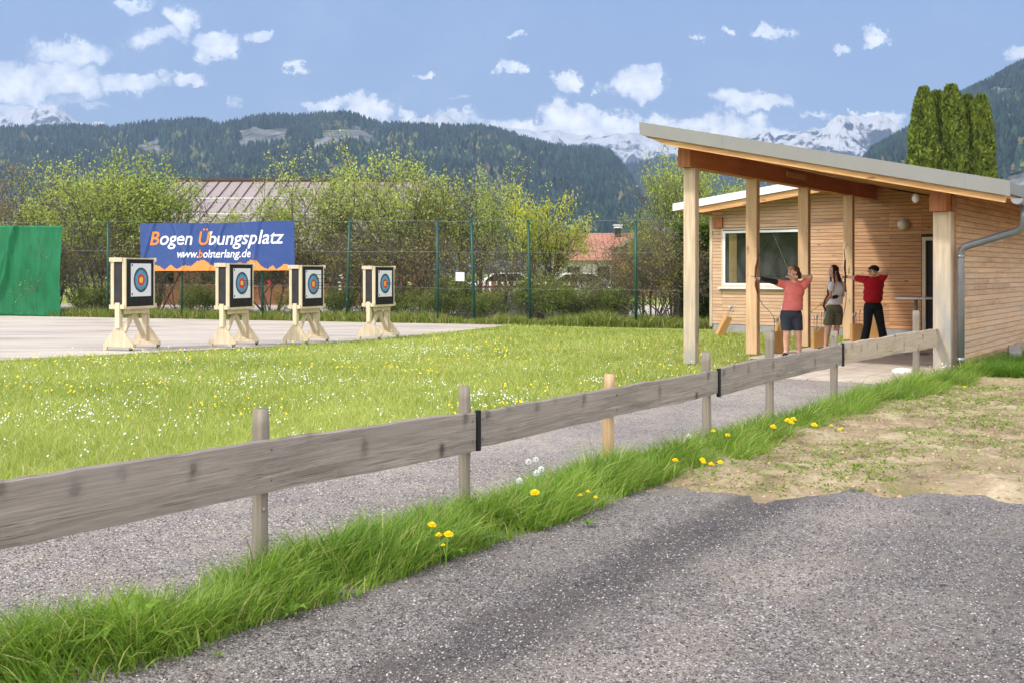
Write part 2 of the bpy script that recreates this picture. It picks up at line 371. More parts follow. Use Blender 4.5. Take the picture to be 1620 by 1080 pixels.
def gravel_mat():
    def f(g):
        o = oc(g)
        def cells(sc, th):
            vo = g.n('ShaderNodeTexVoronoi'); vo.inputs['Scale'].default_value = sc; g.nt.links.new(o, vo.inputs['Vector'])
            return vo
        a = cells(125, 0); b = cells(60, 0)
        sa = g.n('ShaderNodeSeparateColor'); g.nt.links.new(a.outputs['Color'], sa.inputs[0])
        ca = g.ramp(sa.outputs[0], [(0, lin(58,54,54)), (.45, lin(104,97,94)), (.8, lin(144,136,130)), (1, lin(186,178,170))])
        sb = g.n('ShaderNodeSeparateColor'); g.nt.links.new(b.outputs['Color'], sb.inputs[0])
        cb = g.ramp(sb.outputs[1], [(0, lin(72,67,66)), (.6, lin(122,114,110)), (1, lin(184,176,168))])
        c = g.mix(1, g.mix(.35, ca, cb), (1.03, 1.05, 1.07), 'MULTIPLY')
        du = g.noise(o, 1.6, 6, .7, .3); c = g.mix(g.ramp(du, [(.46, 0), (.68, .55)]), c, lin(150,142,132))
        big = g.noise(o, .55, 5, .6, .4); mid = g.noise(o, 3.2, 5, .65)
        c = g.mix(g.ramp(big, [(.40, 0), (.62, .75)]), c, g.mix(1, c, (.70, .70, .74), 'MULTIPLY'))
        c = g.mix(g.ramp(mid, [(.45, 0), (.7, .5)]), c, lin(128,118,108))
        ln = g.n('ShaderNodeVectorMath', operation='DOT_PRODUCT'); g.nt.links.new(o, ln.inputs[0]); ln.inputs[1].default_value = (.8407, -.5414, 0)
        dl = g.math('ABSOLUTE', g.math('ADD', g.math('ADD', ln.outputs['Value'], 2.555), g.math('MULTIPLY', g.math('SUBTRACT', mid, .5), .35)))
        c = g.mix(g.ramp(dl, [(.12, 1), (.30, 0)]), c, g.mix(1, c, (.52, .52, .55), 'MULTIPLY'))      # dark diagonal band over the first rut
        dl2 = g.math('ABSOLUTE', g.math('ADD', g.math('ADD', ln.outputs['Value'], .75), g.math('MULTIPLY', g.math('SUBTRACT', mid, .5), .6)))
        dl3 = g.math('ABSOLUTE', g.math('ADD', g.math('ADD', ln.outputs['Value'], 1.85), g.math('MULTIPLY', g.math('SUBTRACT', mid, .5), .5)))
        c = g.mix(g.ramp(dl3, [(.05, .45), (.36, 0)]), c, g.mix(1, c, (1.6, 1.56, 1.5), 'MULTIPLY'))      # pale dusty wheel track
        c = g.mix(g.ramp(dl2, [(.05, .45), (.40, 0)]), c, g.mix(1, c, (.70, .70, .72), 'MULTIPLY'))
        # the walked path on the far side of the fence has paler, finer chippings
        mp = g.n('ShaderNodeVectorMath', operation='DOT_PRODUCT'); g.nt.links.new(o, mp.inputs[0]); mp.inputs[1].default_value = (NXd, NYd, 0)
        nn = g.math('SUBTRACT', mp.outputs['Value'], FX*NXd+FY*NYd)
        pf = g.ramp(g.math('ADD', g.math('MULTIPLY', nn, -.5), .5), [(.35, 0), (.6, 1)])
        c = g.mix(g.math('MULTIPLY', pf, .62), c, g.mix(1, c, (1.86, 1.82, 1.74), 'MULTIPLY'))
        h = g.math('SUBTRACT', 1, a.outputs['Distance'])
        return pbsdf(g, c, .85, h, .9, .008, 0, .3)
    return mat('gravel_chippings', f)
def soil_mat():
    def f(g):
        o = oc(g); n = g.noise(o, 2.2, 7, .65, .5); n2 = g.noise(o, 28, 5, .7)
        c = g.ramp(n, [(.3, lin(112,96,74)), (.5, lin(162,144,116)), (.72, lin(198,182,152))])
        c = g.mix(.45, c, g.mix(1, c, g.ramp(n2, [(.3, .45), (.7, 1.35)]), 'MULTIPLY'))
        mo = g.noise(o, 1.1, 6, .7, .8)
        c = g.mix(g.ramp(mo, [(.50, 0), (.66, .45)]), c, lin(128,132,74))
        return pbsdf(g, c, .95, g.math('ADD', n2, n), .8, .03, 0, .1)
    return mat('bare_soil', f)
def meadow_mat():
    def f(g):
        o = oc(g); n = g.noise(o, .8, 6, .6, .3); n2 = g.noise(o, 14, 6, .7)
        c = g.ramp(n, [(.3, lin(130,144,66)), (.7, lin(164,172,92))])
        c = g.mix(.6, c, g.mix(1, c, g.ramp(n2, [(.3, .55), (.7, 1.3)]), 'MULTIPLY'))
        return pbsdf(g, c, .95, n2, .8, .03, 0, .1)
    return mat('meadow_soil', f)
def plaza_mat():
    def f(g):
        o = oc(g); n = g.noise(g.scalev(o, (.25, 1.2, 1)), 1.2, 6, .65, .6); n2 = g.noise(o, 40, 4, .7)
        c = g.ramp(n, [(.30, lin(142,132,124)), (.46, lin(178,167,156)), (.6, lin(190,180,168))])
        c = g.mix(.35, c, g.mix(1, c, g.ramp(n2, [(.3, .75), (.7, 1.15)]), 'MULTIPLY'))
        return pbsdf(g, c, .9, n2, .3, .01, 0, .2)
    return mat('dusty_asphalt', f)
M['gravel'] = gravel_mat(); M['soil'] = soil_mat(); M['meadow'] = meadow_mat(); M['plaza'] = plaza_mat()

def sheet(name, poly, z, m, jag=.0, step=.25):
    """flat polygon with finely wobbling edges"""
    pts = []
    n = len(poly)
    for i in range(n):
        a = Vector(poly[i]); b = Vector(poly[(i+1) % n]); L = (b-a).length; k = max(1, min(160, int(L/step)))
        nrm = Vector((-(b-a).y, (b-a).x)).normalized()
        for j in range(k):
            p = a+(b-a)*j/k
            if jag: p = p+nrm*(fbm(p.x*1.7+5, p.y*1.7, 4, 3)-.5)*2*jag
            pts.append((float(p.x), float(p.y)))
    bm = bmesh.new(); f = bm.faces.new([bm.verts.new((x, y, z)) for x, y in pts])
    if f.normal.z < 0: f.normal_flip()
    bmesh.ops.triangulate(bm, faces=bm.faces)
    o = obj(name, bm, m)
    return tagp(o, kind='structure')
bm = bmesh.new(); box(bm, (-7800, -40, -.5), (7800, 5400, 0)); tagp(obj('ground', bm, M['meadow']), kind='structure')

# gravel: gently rutted sheet, one grid cut to its outline
def inside_gravel(x, y):
    uu = (x-AX)*UX+(y-AY)*UY; vv = (x-AX)*VX+(y-AY)*VY
    return (uu > 1.76+(fbm(x*2, y*2, 3, 9)-.5)*.16) & (vv < -1.40) & (x < 14) & (y > -8)
def rut(x, y):
    # two shallow wheel ruts swinging across the forecourt
    t = x*.8407-y*.5414+2.555
    r = -.028*np.exp(-(t/.24)**2) + .012*np.exp(-((t-.42)/.14)**2) - .016*np.exp(-((t-1.5)/.25)**2)
    return r + (fbm(x*1.1, y*1.1, 4, 21)-.5)*.035 + (fbm(x*6, y*6, 3, 23)-.5)*.010
def grid_mesh(name, xs, ys, zf, mask, m):
    X, Y = np.meshgrid(xs, ys); Z = zf(X, Y); V = np.stack([X, Y, Z], -1).reshape(-1, 3)
    ny, nx = X.shape; idx = np.arange(ny*nx).reshape(ny, nx)
    q = np.stack([idx[:-1, :-1], idx[:-1, 1:], idx[1:, 1:], idx[1:, :-1]], -1).reshape(-1, 4)
    cx = (X[:-1, :-1]+X[1:, 1:]).ravel()/2; cy = (Y[:-1, :-1]+Y[1:, 1:]).ravel()/2
    q = q[mask(cx, cy)]; used = np.unique(q); re = -np.ones(len(V), int); re[used] = np.arange(len(used))
    return npmesh(name, V[used], [re[q]], m, smooth=True)
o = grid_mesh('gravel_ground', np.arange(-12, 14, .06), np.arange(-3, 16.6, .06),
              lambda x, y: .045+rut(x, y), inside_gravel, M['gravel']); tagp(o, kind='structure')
def soil_e(x, y): return y-(7.42+(fbm(x*1.6, y*1.6, 4, 31)-.5)*.28+(fbm(x*6, y*6, 3, 33)-.5)*.14+np.where(x < 2.6, (2.6-x)*.25, 0))
def inside_soil(x, y):
    s = (x-FX)*WXd+(y-FY)*WYd; n = (x-FX)*NXd+(y-FY)*NYd
    j = (fbm(x*1.6, y*1.6, 4, 31)-.5)
    vv = (x-AX)*VX+(y-AY)*VY; uu = (x-AX)*UX+(y-AY)*UY
    return (n > .25) & (soil_e(x, y) > -.30) & (x < 40) & ((vv < -1.6) | (uu > 4.35)) & (y < 60)
def soilz(x, y):
    edge = np.clip(soil_e(x, y)/.30, -1.2, 1)
    return .034+edge*.058+(fbm(x*1.6, y*1.6, 4, 41)-.5)*.09+(fbm(x*6, y*6, 4, 42)-.5)*.055
o = grid_mesh('soil_ground', np.arange(.8, 16, .06), np.arange(6.6, 24, .06), soilz, inside_soil, M['soil']); tagp(o, kind='structure')
o = grid_mesh('soil_ground', np.arange(15.9, 40, .4), np.arange(8, 60, .4), soilz, inside_soil, M['soil']); tagp(o, kind='structure')

PLZ = [(-60, 12), (-16, 16.2), (-8.9, 19.0), (-6.6, 21.3), (-5.0, 22.7), (-3.1, 25.0), (-1.6, 28.0), (-.3, 31.2), (.6, 32.4), (-13.8, 37.6), (-60, 55)]
sheet('plaza', PLZ, .02, M['plaza'], .10)

# terrace paving (concrete planks with joints)
def paving_mat():
    def f(g):
        o = oc(g); rn = g.n('ShaderNodeNewGeometry').outputs['Random Per Island']; n = g.noise(o, 3, 6, .6); n2 = g.noise(o, 60, 3, .6)
        c = g.ramp(n, [(.3, lin(176,162,148)), (.7, lin(200,188,174))])
        c = g.mix(.5, c, g.mix(1, c, g.ramp(rn, [(0, .88), (1, 1.08)]), 'MULTIPLY'))
        return pbsdf(g, c, .85, n2, .25, .005, 0, .2)
    return mat('paving_slabs', f)
M['paving'] = paving_mat()
root = empty('terrace', UV(0, 0), math.atan2(UY, UX)); tagp(root, kind='structure')
bm = bmesh.new()
box(bm, (.2, 1.55, 0), (4.22, 9.8, .04)); box(bm, (1.8, -1.38, 0), (4.22, 1.55, .04))
obj('paving_bed', bm, simple('joint_sand', lin(100,92,84), .9), root)
bm = bmesh.new()
v = -1.36; k = 0
while v < 9.7:
    u0 = 1.82 if v < 1.5 else .22; dv = .40
    u = u0
    while u < 4.2:
        u1 = min(u+.60, 4.2); box(bm, (u+.006, v+.006, .035), (u1-.006, v+dv-.006, .062)); u = u1
    v += dv
obj('paving_slabs', bm, M['paving'], root)

# ------------------------------------------------------------------ grass
def blades(name, X, Y, Z, H, W, lean, color, mats, seg=2, bend=None, parent=None):
    n = len(X); ang = np.random.rand(n)*2*np.pi
    la = np.random.rand(n)*2*np.pi if bend is None else bend
    lx = np.cos(la)*lean*H; ly = np.sin(la)*lean*H
    ax = np.cos(ang)*W/2; ay = np.sin(ang)*W/2
    rows = []
    for k in range(seg+1):
        t = k/seg; wt = (1-t**1.6) if k < seg else 0
        cx = X+lx*t**1.9; cy = Y+ly*t**1.9; cz = Z+H*t*(1-.28*np.clip(lean, 0, 2)*t)
        if k < seg: rows.append((np.stack([cx-ax*wt, cy-ay*wt, cz], -1), np.stack([cx+ax*wt, cy+ay*wt, cz], -1)))
        else: rows.append((np.stack([cx, cy, cz], -1),))
    V = np.concatenate([r for row in rows for r in row]); polys = []
    ids = np.arange(n)
    for k in range(seg-1):
        polys.append(np.stack([ids+2*k*n, ids+(2*k+1)*n, ids+(2*k+3)*n, ids+(2*k+2)*n], -1))
    k = seg-1; polys.append(np.stack([ids+2*k*n, ids+(2*k+1)*n, ids+2*seg*n], -1))
    col = np.tile(color, (2*seg+1, 1)) if color is not None else None
    return npmesh(name, V, polys, mats, parent, smooth=True, color=col)
def cols(n, c1, c2, extra=None, pe=0, x=None, y=None, sc=.7, seed=5):
    t = np.random.rand(n, 1)
    if x is not None: t = np.clip(t*.5+(fbm(x*sc, y*sc, 4, seed)[:, None]-.25)*1.0, 0, 1)
    c = np.array(c1)*(1-t)+np.array(c2)*t
    if extra is not None:
        m = np.random.rand(n) < pe; c[m] = extra
    return c*(.85+.3*np.random.rand(n, 1))
M['grass'] = leafmat('grass_blades', None, None, .40, True, .45)
def strip_edges(s):
    near = np.interp(s, [-7, -1.1, .5, 2, 4.5, 6.4, 8.5, 13.5, 15], [.62, .56, .50, .54, .62, .54, .52, .86, .95])
    near = near+(fbm(s*1.3, s*0, 3, 51)-.5)*.34
    far = np.interp(s, [-7, 8, 10, 15], [-.10, -.10, -.08, .05])+(fbm(s*1.5+40, s*0, 3, 52)-.5)*.26
    return far, near
n = 88000
s = np.where(np.random.rand(n) < .60, -3.5+9*np.random.rand(n)**1.0, 5+9.6*np.random.rand(n)); fa, ne = strip_edges(s)
t = np.random.rand(n); nn = fa+(ne-fa)*t
clump = fbm(s*4.2, nn*4.2, 3, 61)
keep = np.random.rand(n) < .12+1.3*np.clip((clump-.32)*2.4, 0, 1); s, nn, t, clump = s[keep], nn[keep], t[keep], clump[keep]; n = len(s)
X = FX+s*WXd+nn*NXd; Y = FY+s*WYd+nn*NYd
mid = 1-np.abs(t-.58)*1.25
H = (.11+.20*np.random.rand(n)**1.1)*mid*(.40+1.20*clump)*np.interp(s, [-4, 0, 8, 10, 14], [1.12, 1.05, 1.0, 1.15, 1.15])
la = np.arctan2(NYd, NXd)*np.where(t > .5, 1, 1)+np.where(t < .35, np.pi, 0)+(np.random.rand(n)-.5)*3.4+(fbm(s*3, nn*3, 2, 66)-.5)*5
o = blades('verge_grass', X, Y, np.full(n, .03), H*1.12, .0055+.0065*np.random.rand(n)**1.5, .35+.95*np.random.rand(n)**1.5, 
           cols(n, lin(96,132,46), lin(158,186,80), lin(196,194,126), .10, X, Y, 1.8), M['grass'], 3, la)
tagp(o, 'long lush green grass growing along the foot of the rail fence', 'grass', kind='stuff')
# grass by the right hand wall
n = 26000; v = np.random.rand(n)**1.3*11; n_ = np.random.rand(n)
X = AX+UX*(4.30+n_*1.25*(.6+.4*fbm(v, v*0, 3, 8)))+VX*v-.1; Y = AY+UY*(4.30+n_*1.25*(.6+.4*fbm(v, v*0, 3, 8)))+VY*v
o = blades('verge_grass', X, Y, np.full(n, .05), .12+.22*np.random.rand(n), .010+.008*np.random.rand(n), .3+.7*np.random.rand(n),
           cols(n, lin(62,98,30), lin(118,158,52), None, 0, X, Y), M['grass'], 2)
tagp(o, 'tall dark green grass against the side wall of the shelter', 'grass', kind='stuff')
# meadow
def in_field(x, y):
    uu = (x-AX)*UX+(y-AY)*UY; vv = (x-AX)*VX+(y-AY)*VY
    ok = (uu < 1.74+(fbm(x*2, y*2, 3, 9)-.5)*.16) & ((uu < .16) | (vv < -1.4) | ((vv < 1.5) & (uu < 1.78))) & (vv < 9.75)
    px_ = np.array([p[0] for p in PLZ[:9]]); py_ = np.array([p[1] for p in PLZ[:9]])
    yl = np.interp(x, px_, py_); yl = np.where(x > -.3, 33.5, yl); return ok & (y < yl+(fbm(x*2, y*2, 3, 17)-.5)*.3)
def field(n, ymin, ymax, seed):
    rs = np.random.RandomState(seed); y = ymin+(ymax-ymin)*rs.rand(n); x = (rs.rand(n)*1.35-.72)*(y*.62+2); k = in_field(x, y); return x[k], y[k]
x1, y1 = field(150000, 4.5, 12, 1); x2, y2 = field(170000, 12, 20, 2); x3, y3 = field(120000, 20, 34, 3)
X = np.concatenate([x1, x2, x3]); Y = np.concatenate([y1, y2, y3]); n = len(X)
cl = fbm(X*1.2, Y*1.2, 4, 71); cl2 = fbm(X*.35, Y*.35, 3, 72)
H = (.05+.10*np.random.rand(n)**1.6)*(.55+.9*cl)*np.interp(Y, [4, 10, 34], [1.0, 1.0, .75])
W = np.interp(Y, [4, 10, 20, 34], [.0045, .006, .012, .022])*(.7+.6*np.random.rand(n))
o = blades('meadow_grass', X, Y, np.zeros(n), H, W, .25+.8*np.random.rand(n), cols(n, lin(138,156,68), lin(192,200,112), lin(214,206,150), .15, X, Y, .55, 77), M['grass'], 2)
tagp(o, 'short sunlit meadow grass covering the archery field', 'grass', kind='stuff')
# sparse weeds on the soil
n = 30000; X = .9+np.random.rand(n)*13; Y = 7.5+np.random.rand(n)*12; k = inside_soil(X, Y) & (fbm(X*1.3, Y*1.3, 4, 91) > .36+.26*np.random.rand(n)); X, Y = X[k], Y[k]
a_ = np.repeat(np.arange(len(X)), 6); X2 = X[a_]+np.random.randn(len(a_))*.035; Y2 = Y[a_]+np.random.randn(len(a_))*.035; n = len(X2)
o = blades('soil_weeds', X2, Y2, soilz(X2, Y2)-.01, (.015+.04*np.random.rand(n))*(.5+fbm(X2*2, Y2*2, 3, 14)), .010+.010*np.random.rand(n), .9+.5*np.random.rand(n), cols(n, lin(112,132,54), lin(150,168,84)), M['grass'], 2)
tagp(o, 'sparse low weeds sprouting from the bare soil', 'weeds', kind='stuff')
# loose stones lying on the gravel and the soil (real pebbles near the camera)
def pebbles(name, X, Y, Z, S, mats, col, label, cat):
    base = np.array([(1,0,0),(-1,0,0),(0,1,0),(0,-1,0),(0,0,.8),(0,0,-.8)], float)
    tri = np.array([(0,2,4),(2,1,4),(1,3,4),(3,0,4),(2,0,5),(1,2,5),(3,1,5),(0,3,5)])
    n = len(X); V = base[None]*(.6+.7*np.random.rand(n, 6, 1))*S[:, None, None]
    a = np.random.rand(n)*6.28; c, s_ = np.cos(a)[:, None], np.sin(a)[:, None]
    sx = (.7+.6*np.random.rand(n))[:, None]
    vx = V[..., 0]*sx; vy = V[..., 1]
    t_ = (np.random.rand(n)-.5)[:, None]*1.2
    V2 = np.stack([vx*c-vy*s_+X[:, None], vx*s_+vy*c+Y[:, None], V[..., 2]*.75+vx*t_*.5+Z[:, None]], -1)
    o = npmesh(name, V2.reshape(-1, 3), [(tri[None]+6*np.arange(n)[:, None, None]).reshape(-1, 3)], mats, color=np.repeat(col, 6, 0))
    return tagp(o, label, cat, kind='stuff')
def peb_mat():
    def f(g):
        a = g.n('ShaderNodeAttribute', attribute_name='tint').outputs['Color']; return pbsdf(g, a, .8, spec=.35)
    return mat('pebble', f)
M['pebble'] = peb_mat()
n = 130000; Y = 2.9+6.0*np.random.rand(n)**1.35; X = (np.random.rand(n)*1.1-.55)*(Y+1.0); k = inside_gravel(X, Y) & ~inside_soil(X, Y)
X, Y = X[k], Y[k]; n = len(X); S = .0035+.0045*np.random.rand(n)**2
nd = (X-FX)*NXd+(Y-FY)*NYd; t = np.random.rand(n)
cc = np.stack([np.interp(t, [0,.4,.8,1], [lin(60,56,56)[i], lin(104,97,94)[i], lin(148,140,134)[i], lin(196,190,182)[i]]) for i in range(3)], -1)
cc = cc*np.where(nd < -.1, 1.45, 1.0)[:, None]
pebbles('gravel_stones', X, Y, .045+rut(X, Y)+S*.2, S, M['pebble'], cc, 'loose grey chippings lying on the gravel path and forecourt', 'gravel')
n = 16000; X = .9+np.random.rand(n)*9; Y = 7.3+8*np.random.rand(n)**1.2; k = inside_soil(X, Y); X, Y = X[k], Y[k]; n = len(X); S = .005+.022*np.random.rand(n)**4
cc = np.array(lin(170,146,118))*(.55+.7*np.random.rand(n, 1)); pebbles('soil_clods', X, Y, soilz(X, Y), S, M['pebble'], cc, 'small clods and stones scattered over the bare soil', 'soil clods')
# meadow flowers (beyond counting): tiny discs of petals
def specks(name, X, Y, Z, S, m, label, cat):
    n = len(X); k = 6; a = np.arange(k)/k*2*np.pi; tl = (np.random.rand(n, 1)-.5)*1.2; tl2 = (np.random.rand(n, 1)-.5)*1.2-.5
    px_ = np.cos(a)[None]*S[:, None]; py_ = np.sin(a)[None]*S[:, None]
    V = np.stack([X[:, None]+px_, Y[:, None]+py_, Z[:, None]+px_*tl-py_*tl2], -1).reshape(-1, 3)
    o = npmesh(name, V, [np.arange(n*k).reshape(n, k)], m); return tagp(o, label, cat, kind='stuff')
x, y = field(26000, 5, 22, 11); d = fbm(x*.9, y*.9, 4, 81); k = ((d > .66) & (np.random.rand(len(x)) < .22)) | ((d > .42) & (np.random.rand(len(x)) < .035)); x, y = x[k], y[k]
m_ = 3; x = np.repeat(x, m_)+np.random.randn(len(x)*m_)*.03; y = np.repeat(y, m_)+np.random.randn(len(y)*m_)*.03
specks('white_wildflowers', x, y, .09+.10*np.random.rand(len(x)), .004+.005*np.random.rand(len(x)), M['flW'], 'drifts of small white flowers dotted through the meadow', 'wildflowers')
x, y = field(4800, 5, 26, 12); d = fbm(x*.7+30, y*.7, 4, 82); k = d > .56; x, y = x[k], y[k]
specks('yellow_wildflowers', x, y, .07+.09*np.random.rand(len(x)), .006+.008*np.random.rand(len(x)), M['yellow'], 'small yellow flowers dotted through the meadow', 'wildflowers')

n = 45; a_ = np.random.rand(n)*6.28; r_ = .22*np.sqrt(np.random.rand(n)); c0 = P(1492, 592, 15.0)
specks('white_wildflowers', c0.x+np.cos(a_)*r_, 15.0+np.sin(a_)*r_, .12+.20*np.random.rand(n), .005+.005*np.random.rand(n), M['flW'], 'clump of tiny white flowers in the grass at the foot of the right front post', 'wildflowers')
# ================================================================== rail fence
def rail_board(name, label, s0, s1, zb0, zt0, zb1, zt1, m, seed):
    """a sawn board with wavy natural edges, running along the fence from s0 to s1"""
    L = s1-s0; n = int(L/.04); bm = bmesh.new(); rows = []
    a = SN(s0, .062); 
    for i in range(n+1):
        t = i/n; x = t*L
        zt = zt0+(zt1-zt0)*t + (fbm(np.array(x*1.4), np.array(seed*3.1), 3, seed)-.5)*.045 + (fbm(np.array(x*9), np.array(seed*1.1), 2, seed)-.5)*.012
        zb = zb0+(zb1-zb0)*t + (fbm(np.array(x*1.1+9), np.array(seed*2.1), 3, seed+5)-.5)*.04 + (fbm(np.array(x*8), np.array(seed*1.7), 2, seed)-.5)*.008
        dy = (fbm(np.array(x*.8), np.array(seed*5.1), 2, seed+3)-.5)*.012
        zt = float(zt); zb = float(zb); dy = float(dy)
        # profile: camera face at y=-.014, back y=+.014, waney top bevel
        rows.append([bm.verts.new(p) for p in ((x, -.015+dy, zb), (x, -.016+dy, zb+(zt-zb)*.5), (x, -.015+dy, zt-.010), (x, -.006+dy, zt), (x, .010+dy, zt-.002), (x, .016+dy, zt-.02), (x, .016+dy, zb+.004))])
    for i in range(n):
        for k in range(7): bm.faces.new([rows[i][k], rows[i+1][k], rows[i+1][(k+1) % 7], rows[i][(k+1) % 7]])
    bm.faces.new(rows[0]); bm.faces.new(rows[-1][::-1])
    o = obj(name, bm, m); o.location = a; o.rotation_euler = (0, 0, math.atan2(WYd, WXd))
    return o
FG = 'rails and stakes of the roadside rail fence'
fence = thing('rail_fence', 'low fence of wide weathered grey boards nailed to round wooden stakes', 'fence', SN(0, 0), 0)
M['board_gap'] = simple('black_strap', (.012,.012,.013), .6)
def rail(nm, lab, *a):
    o = rail_board(nm, lab, *a); o.parent = fence; o.matrix_parent_inverse = Matrix.Translation(-SN(0, 0))
    if lab: o['label'] = lab
    return o
rail('rail_board', None, -5.3, -1.76, .47, .75, .47, .75, M['board'], 1)
rail('rail_board', 'nearest grey board with dark knots', -1.72, 1.665, .470, .755, .462, .692, M['board'], 2)
rail('rail_board', None, 1.695, 5.17, .468, .696, .490, .700, M['board'], 3)
rail('rail_board', None, 5.20, 8.44, .470, .705, .522, .748, M['board'], 4)
rail('rail_board', 'paler newer board ending at the shelter post', 8.47, 12.78, .525, .752, .490, .755, M['board_new'], 5)
for s_, z0, z1 in ((1.682, .452, .70), (5.186, .46, .708), (8.455, .50, .755)):
    bm = bmesh.new(); box(bm, (-.016, -.012, 0), (.016, .012, z1-z0))
    o = obj('joint_strap', bm, M['board_gap'], fence); o.matrix_parent_inverse = Matrix.Translation(-SN(0, 0)); o.location = SN(s_, .082, z0); o.rotation_euler = (0, 0, math.atan2(WYd, WXd))
def stake(s_, top, r, m, lean=0, label=None):
    bm = bmesh.new(); n = 12; pts = []; rad = []
    for i in range(n+1):
        t = i/n; pts.append((float(fbm(np.array(t*3), np.array(s_*7), 2, 5)-.5)*.018+lean*t, float(fbm(np.array(t*3), np.array(s_*5+3), 2, 6)-.5)*.018, -.1+(top+.1)*t)); rad.append(r*(1+.05*math.sin(t*9+s_)))
    rad[-1] *= .93
    tube(bm, pts, rad, 14)
    for k in range(5):
        a = random.random()*6.28; z = random.uniform(.2, top-.05); ball(bm, (math.cos(a)*r*.93, math.sin(a)*r*.93, z), (r*.22, r*.22, r*.3), 1)
    o = obj('stake', bm, m, fence, True); o.matrix_parent_inverse = Matrix.Translation(-SN(0, 0)); o.location = SN(s_, 0)
    if label: o['label'] = label
stake(-1.72, .85, .040, M['stake']); stake(-3.4, .85, .04, M['stake'])
stake(0, .872, .041, M['stake'], 0, 'nearest grey round stake'); stake(1.655, .846, .037, M['stake'])
stake(3.40, .790, .043, M['stake_new'], .01, 'yellowish newer round stake'); stake(5.10, .850, .040, M['stake'])
stake(6.54, .960, .043, M['stake']); stake(8.40, .890, .042, M['stake']); stake(11.72, 1.02, .045, M['stake'])

for s_, zl, zh in ((0, .53, .68), (1.63, .52, .64), (1.735, .52, .64), (3.4, .53, .64), (5.13, .54, .65), (5.25, .54, .65), (6.54, .56, .68), (8.40, .57, .69), (8.52, .58, .70), (11.72, .54, .69), (12.7, .54, .70)):
    for z_ in (zl, zh):
        bm = bmesh.new(); tube(bm, [(0, 0, 0), (0, -.006, 0)], .007, 10); o = obj('screw', bm, M['zinc'], fence); o.matrix_parent_inverse = Matrix.Translation(-SN(0, 0)); o.location = SN(s_, .080, z_); o.rotation_euler = (0, 0, math.atan2(WYd, WXd))
# ------------------------------------------------------------------ dandelions in the verge
def dandelion_proto():
    t = thing('dandelion', 'x', 'flower', (0, 0, 0), 0, 'dandelions in the verge grass')
    bm = bmesh.new(); tube(bm, [(0, 0, -.12), (.004, 0, .1), (0, 0, .0)][:2][::1] if False else [(0, 0, -.20), (.006, .004, -.10), (0, 0, 0)], .0022, 5); obj('stem', bm, M['stalk'], t, True)
    bm = bmesh.new()
    for ring, (k, r0, lift) in enumerate(((16, .020, .001), (14, .015, .006), (10, .009, .010))):
        for i in range(k):
            a = 2*math.pi*i/k+ring*.3+random.random()*.2; w_ = .0032; r = r0*random.uniform(.85, 1.1); c, s_ = math.cos(a), math.sin(a)
            bm.faces.new([bm.verts.new(p) for p in ((0, 0, .001), (c*r*.6-s_*w_, s_*r*.6+c*w_, .002+lift), (c*r, s_*r, lift*1.1+.001), (c*r*.6+s_*w_, s_*r*.6-c*w_, .002+lift))])
    ball(bm, (0, 0, .006), (.008, .008, .006), 1); obj('blossom', bm, M['yellow'], t)
    return t
dp = dandelion_proto(); first = True
DAND = [(683,830,5.75,1.15,'dandelion beside the second stake, topmost of the cluster of three large blooms'),(709,845,5.7,1.25,'large dandelion on the right of the three blooms below the second stake'),
 (694,846,5.72,.9,'dandelion in the middle of the three blooms below the second stake'),(701,862,5.66,.6,'small dandelion bud under the three blooms below the second stake'),
 (136,983,4.75,.9,'lone dandelion in the long grass near the bottom left corner'),(473,914,5.3,.45,'small dandelion in the verge just right of the nearest stake'),
 (846,779,6.9,1.0,'lone dandelion between the second stake and the yellowish stake'),(918,783,7.1,.5,'left one of three tiny dandelions before the yellowish stake'),
 (930,777,7.2,.5,'middle one of three tiny dandelions before the yellowish stake'),(942,786,7.1,.5,'right one of three tiny dandelions before the yellowish stake'),
 (1068,728,8.1,.85,'lone dandelion left of the pair near the edge of the gravel forecourt'),(1111,727,8.3,.8,'dandelion at the left of the cluster beside the bare soil edge'),
 (1125,734,8.25,.8,'dandelion in the middle of the cluster beside the bare soil edge'),(1139,731,8.3,.8,'dandelion at the right of the cluster beside the bare soil edge'),(1113,731,8.2,.7,'lowest dandelion of the cluster beside the bare soil edge'),
 (1128,682,9.6,.8,'dandelion just right of the fourth stake'),(1151,688,9.6,.8,'dandelion a step right of the fourth stake'),
 (1223,675,10.0,1.05,'dandelion directly under the fifth stake'),(1246,665,10.2,1.05,'upper left dandelion of the bright group right of the fifth stake'),
 (1252,669,10.15,1.1,'lower right dandelion of the bright group right of the fifth stake'),(1255,663,10.25,1.0,'topmost dandelion of the bright group right of the fifth stake'),(1288,672,10.3,1.05,'dandelion at the right end beyond the bright group, over the soil'),
 (1315,673,10.5,.6,'tiny dandelion above the soil edge, left of the pair'),(1328,679,10.5,.6,'tiny dandelion above the soil edge, lower of the pair'),(1332,677,10.55,.6,'tiny dandelion above the soil edge, upper of the pair'),
 (1526,612,13.9,.8,'dandelion in the grass below the corner of the shelter wall'),(1612,587,16.5,.9,'dandelion by the side wall near the right edge')]
for (px, py, d, sc, lab) in DAND:
    o = dp if first else copy_tree(dp); first = False
    o.location = P(px, py, d*(.955 if d > 6.2 else .985)); o.rotation_euler = (random.uniform(.0, .3)+.1, random.uniform(-.15, .15), random.random()*.8-.4); o.scale = (sc*(1.6 if d > 6.2 else 1.15),)*3; o['label'] = lab
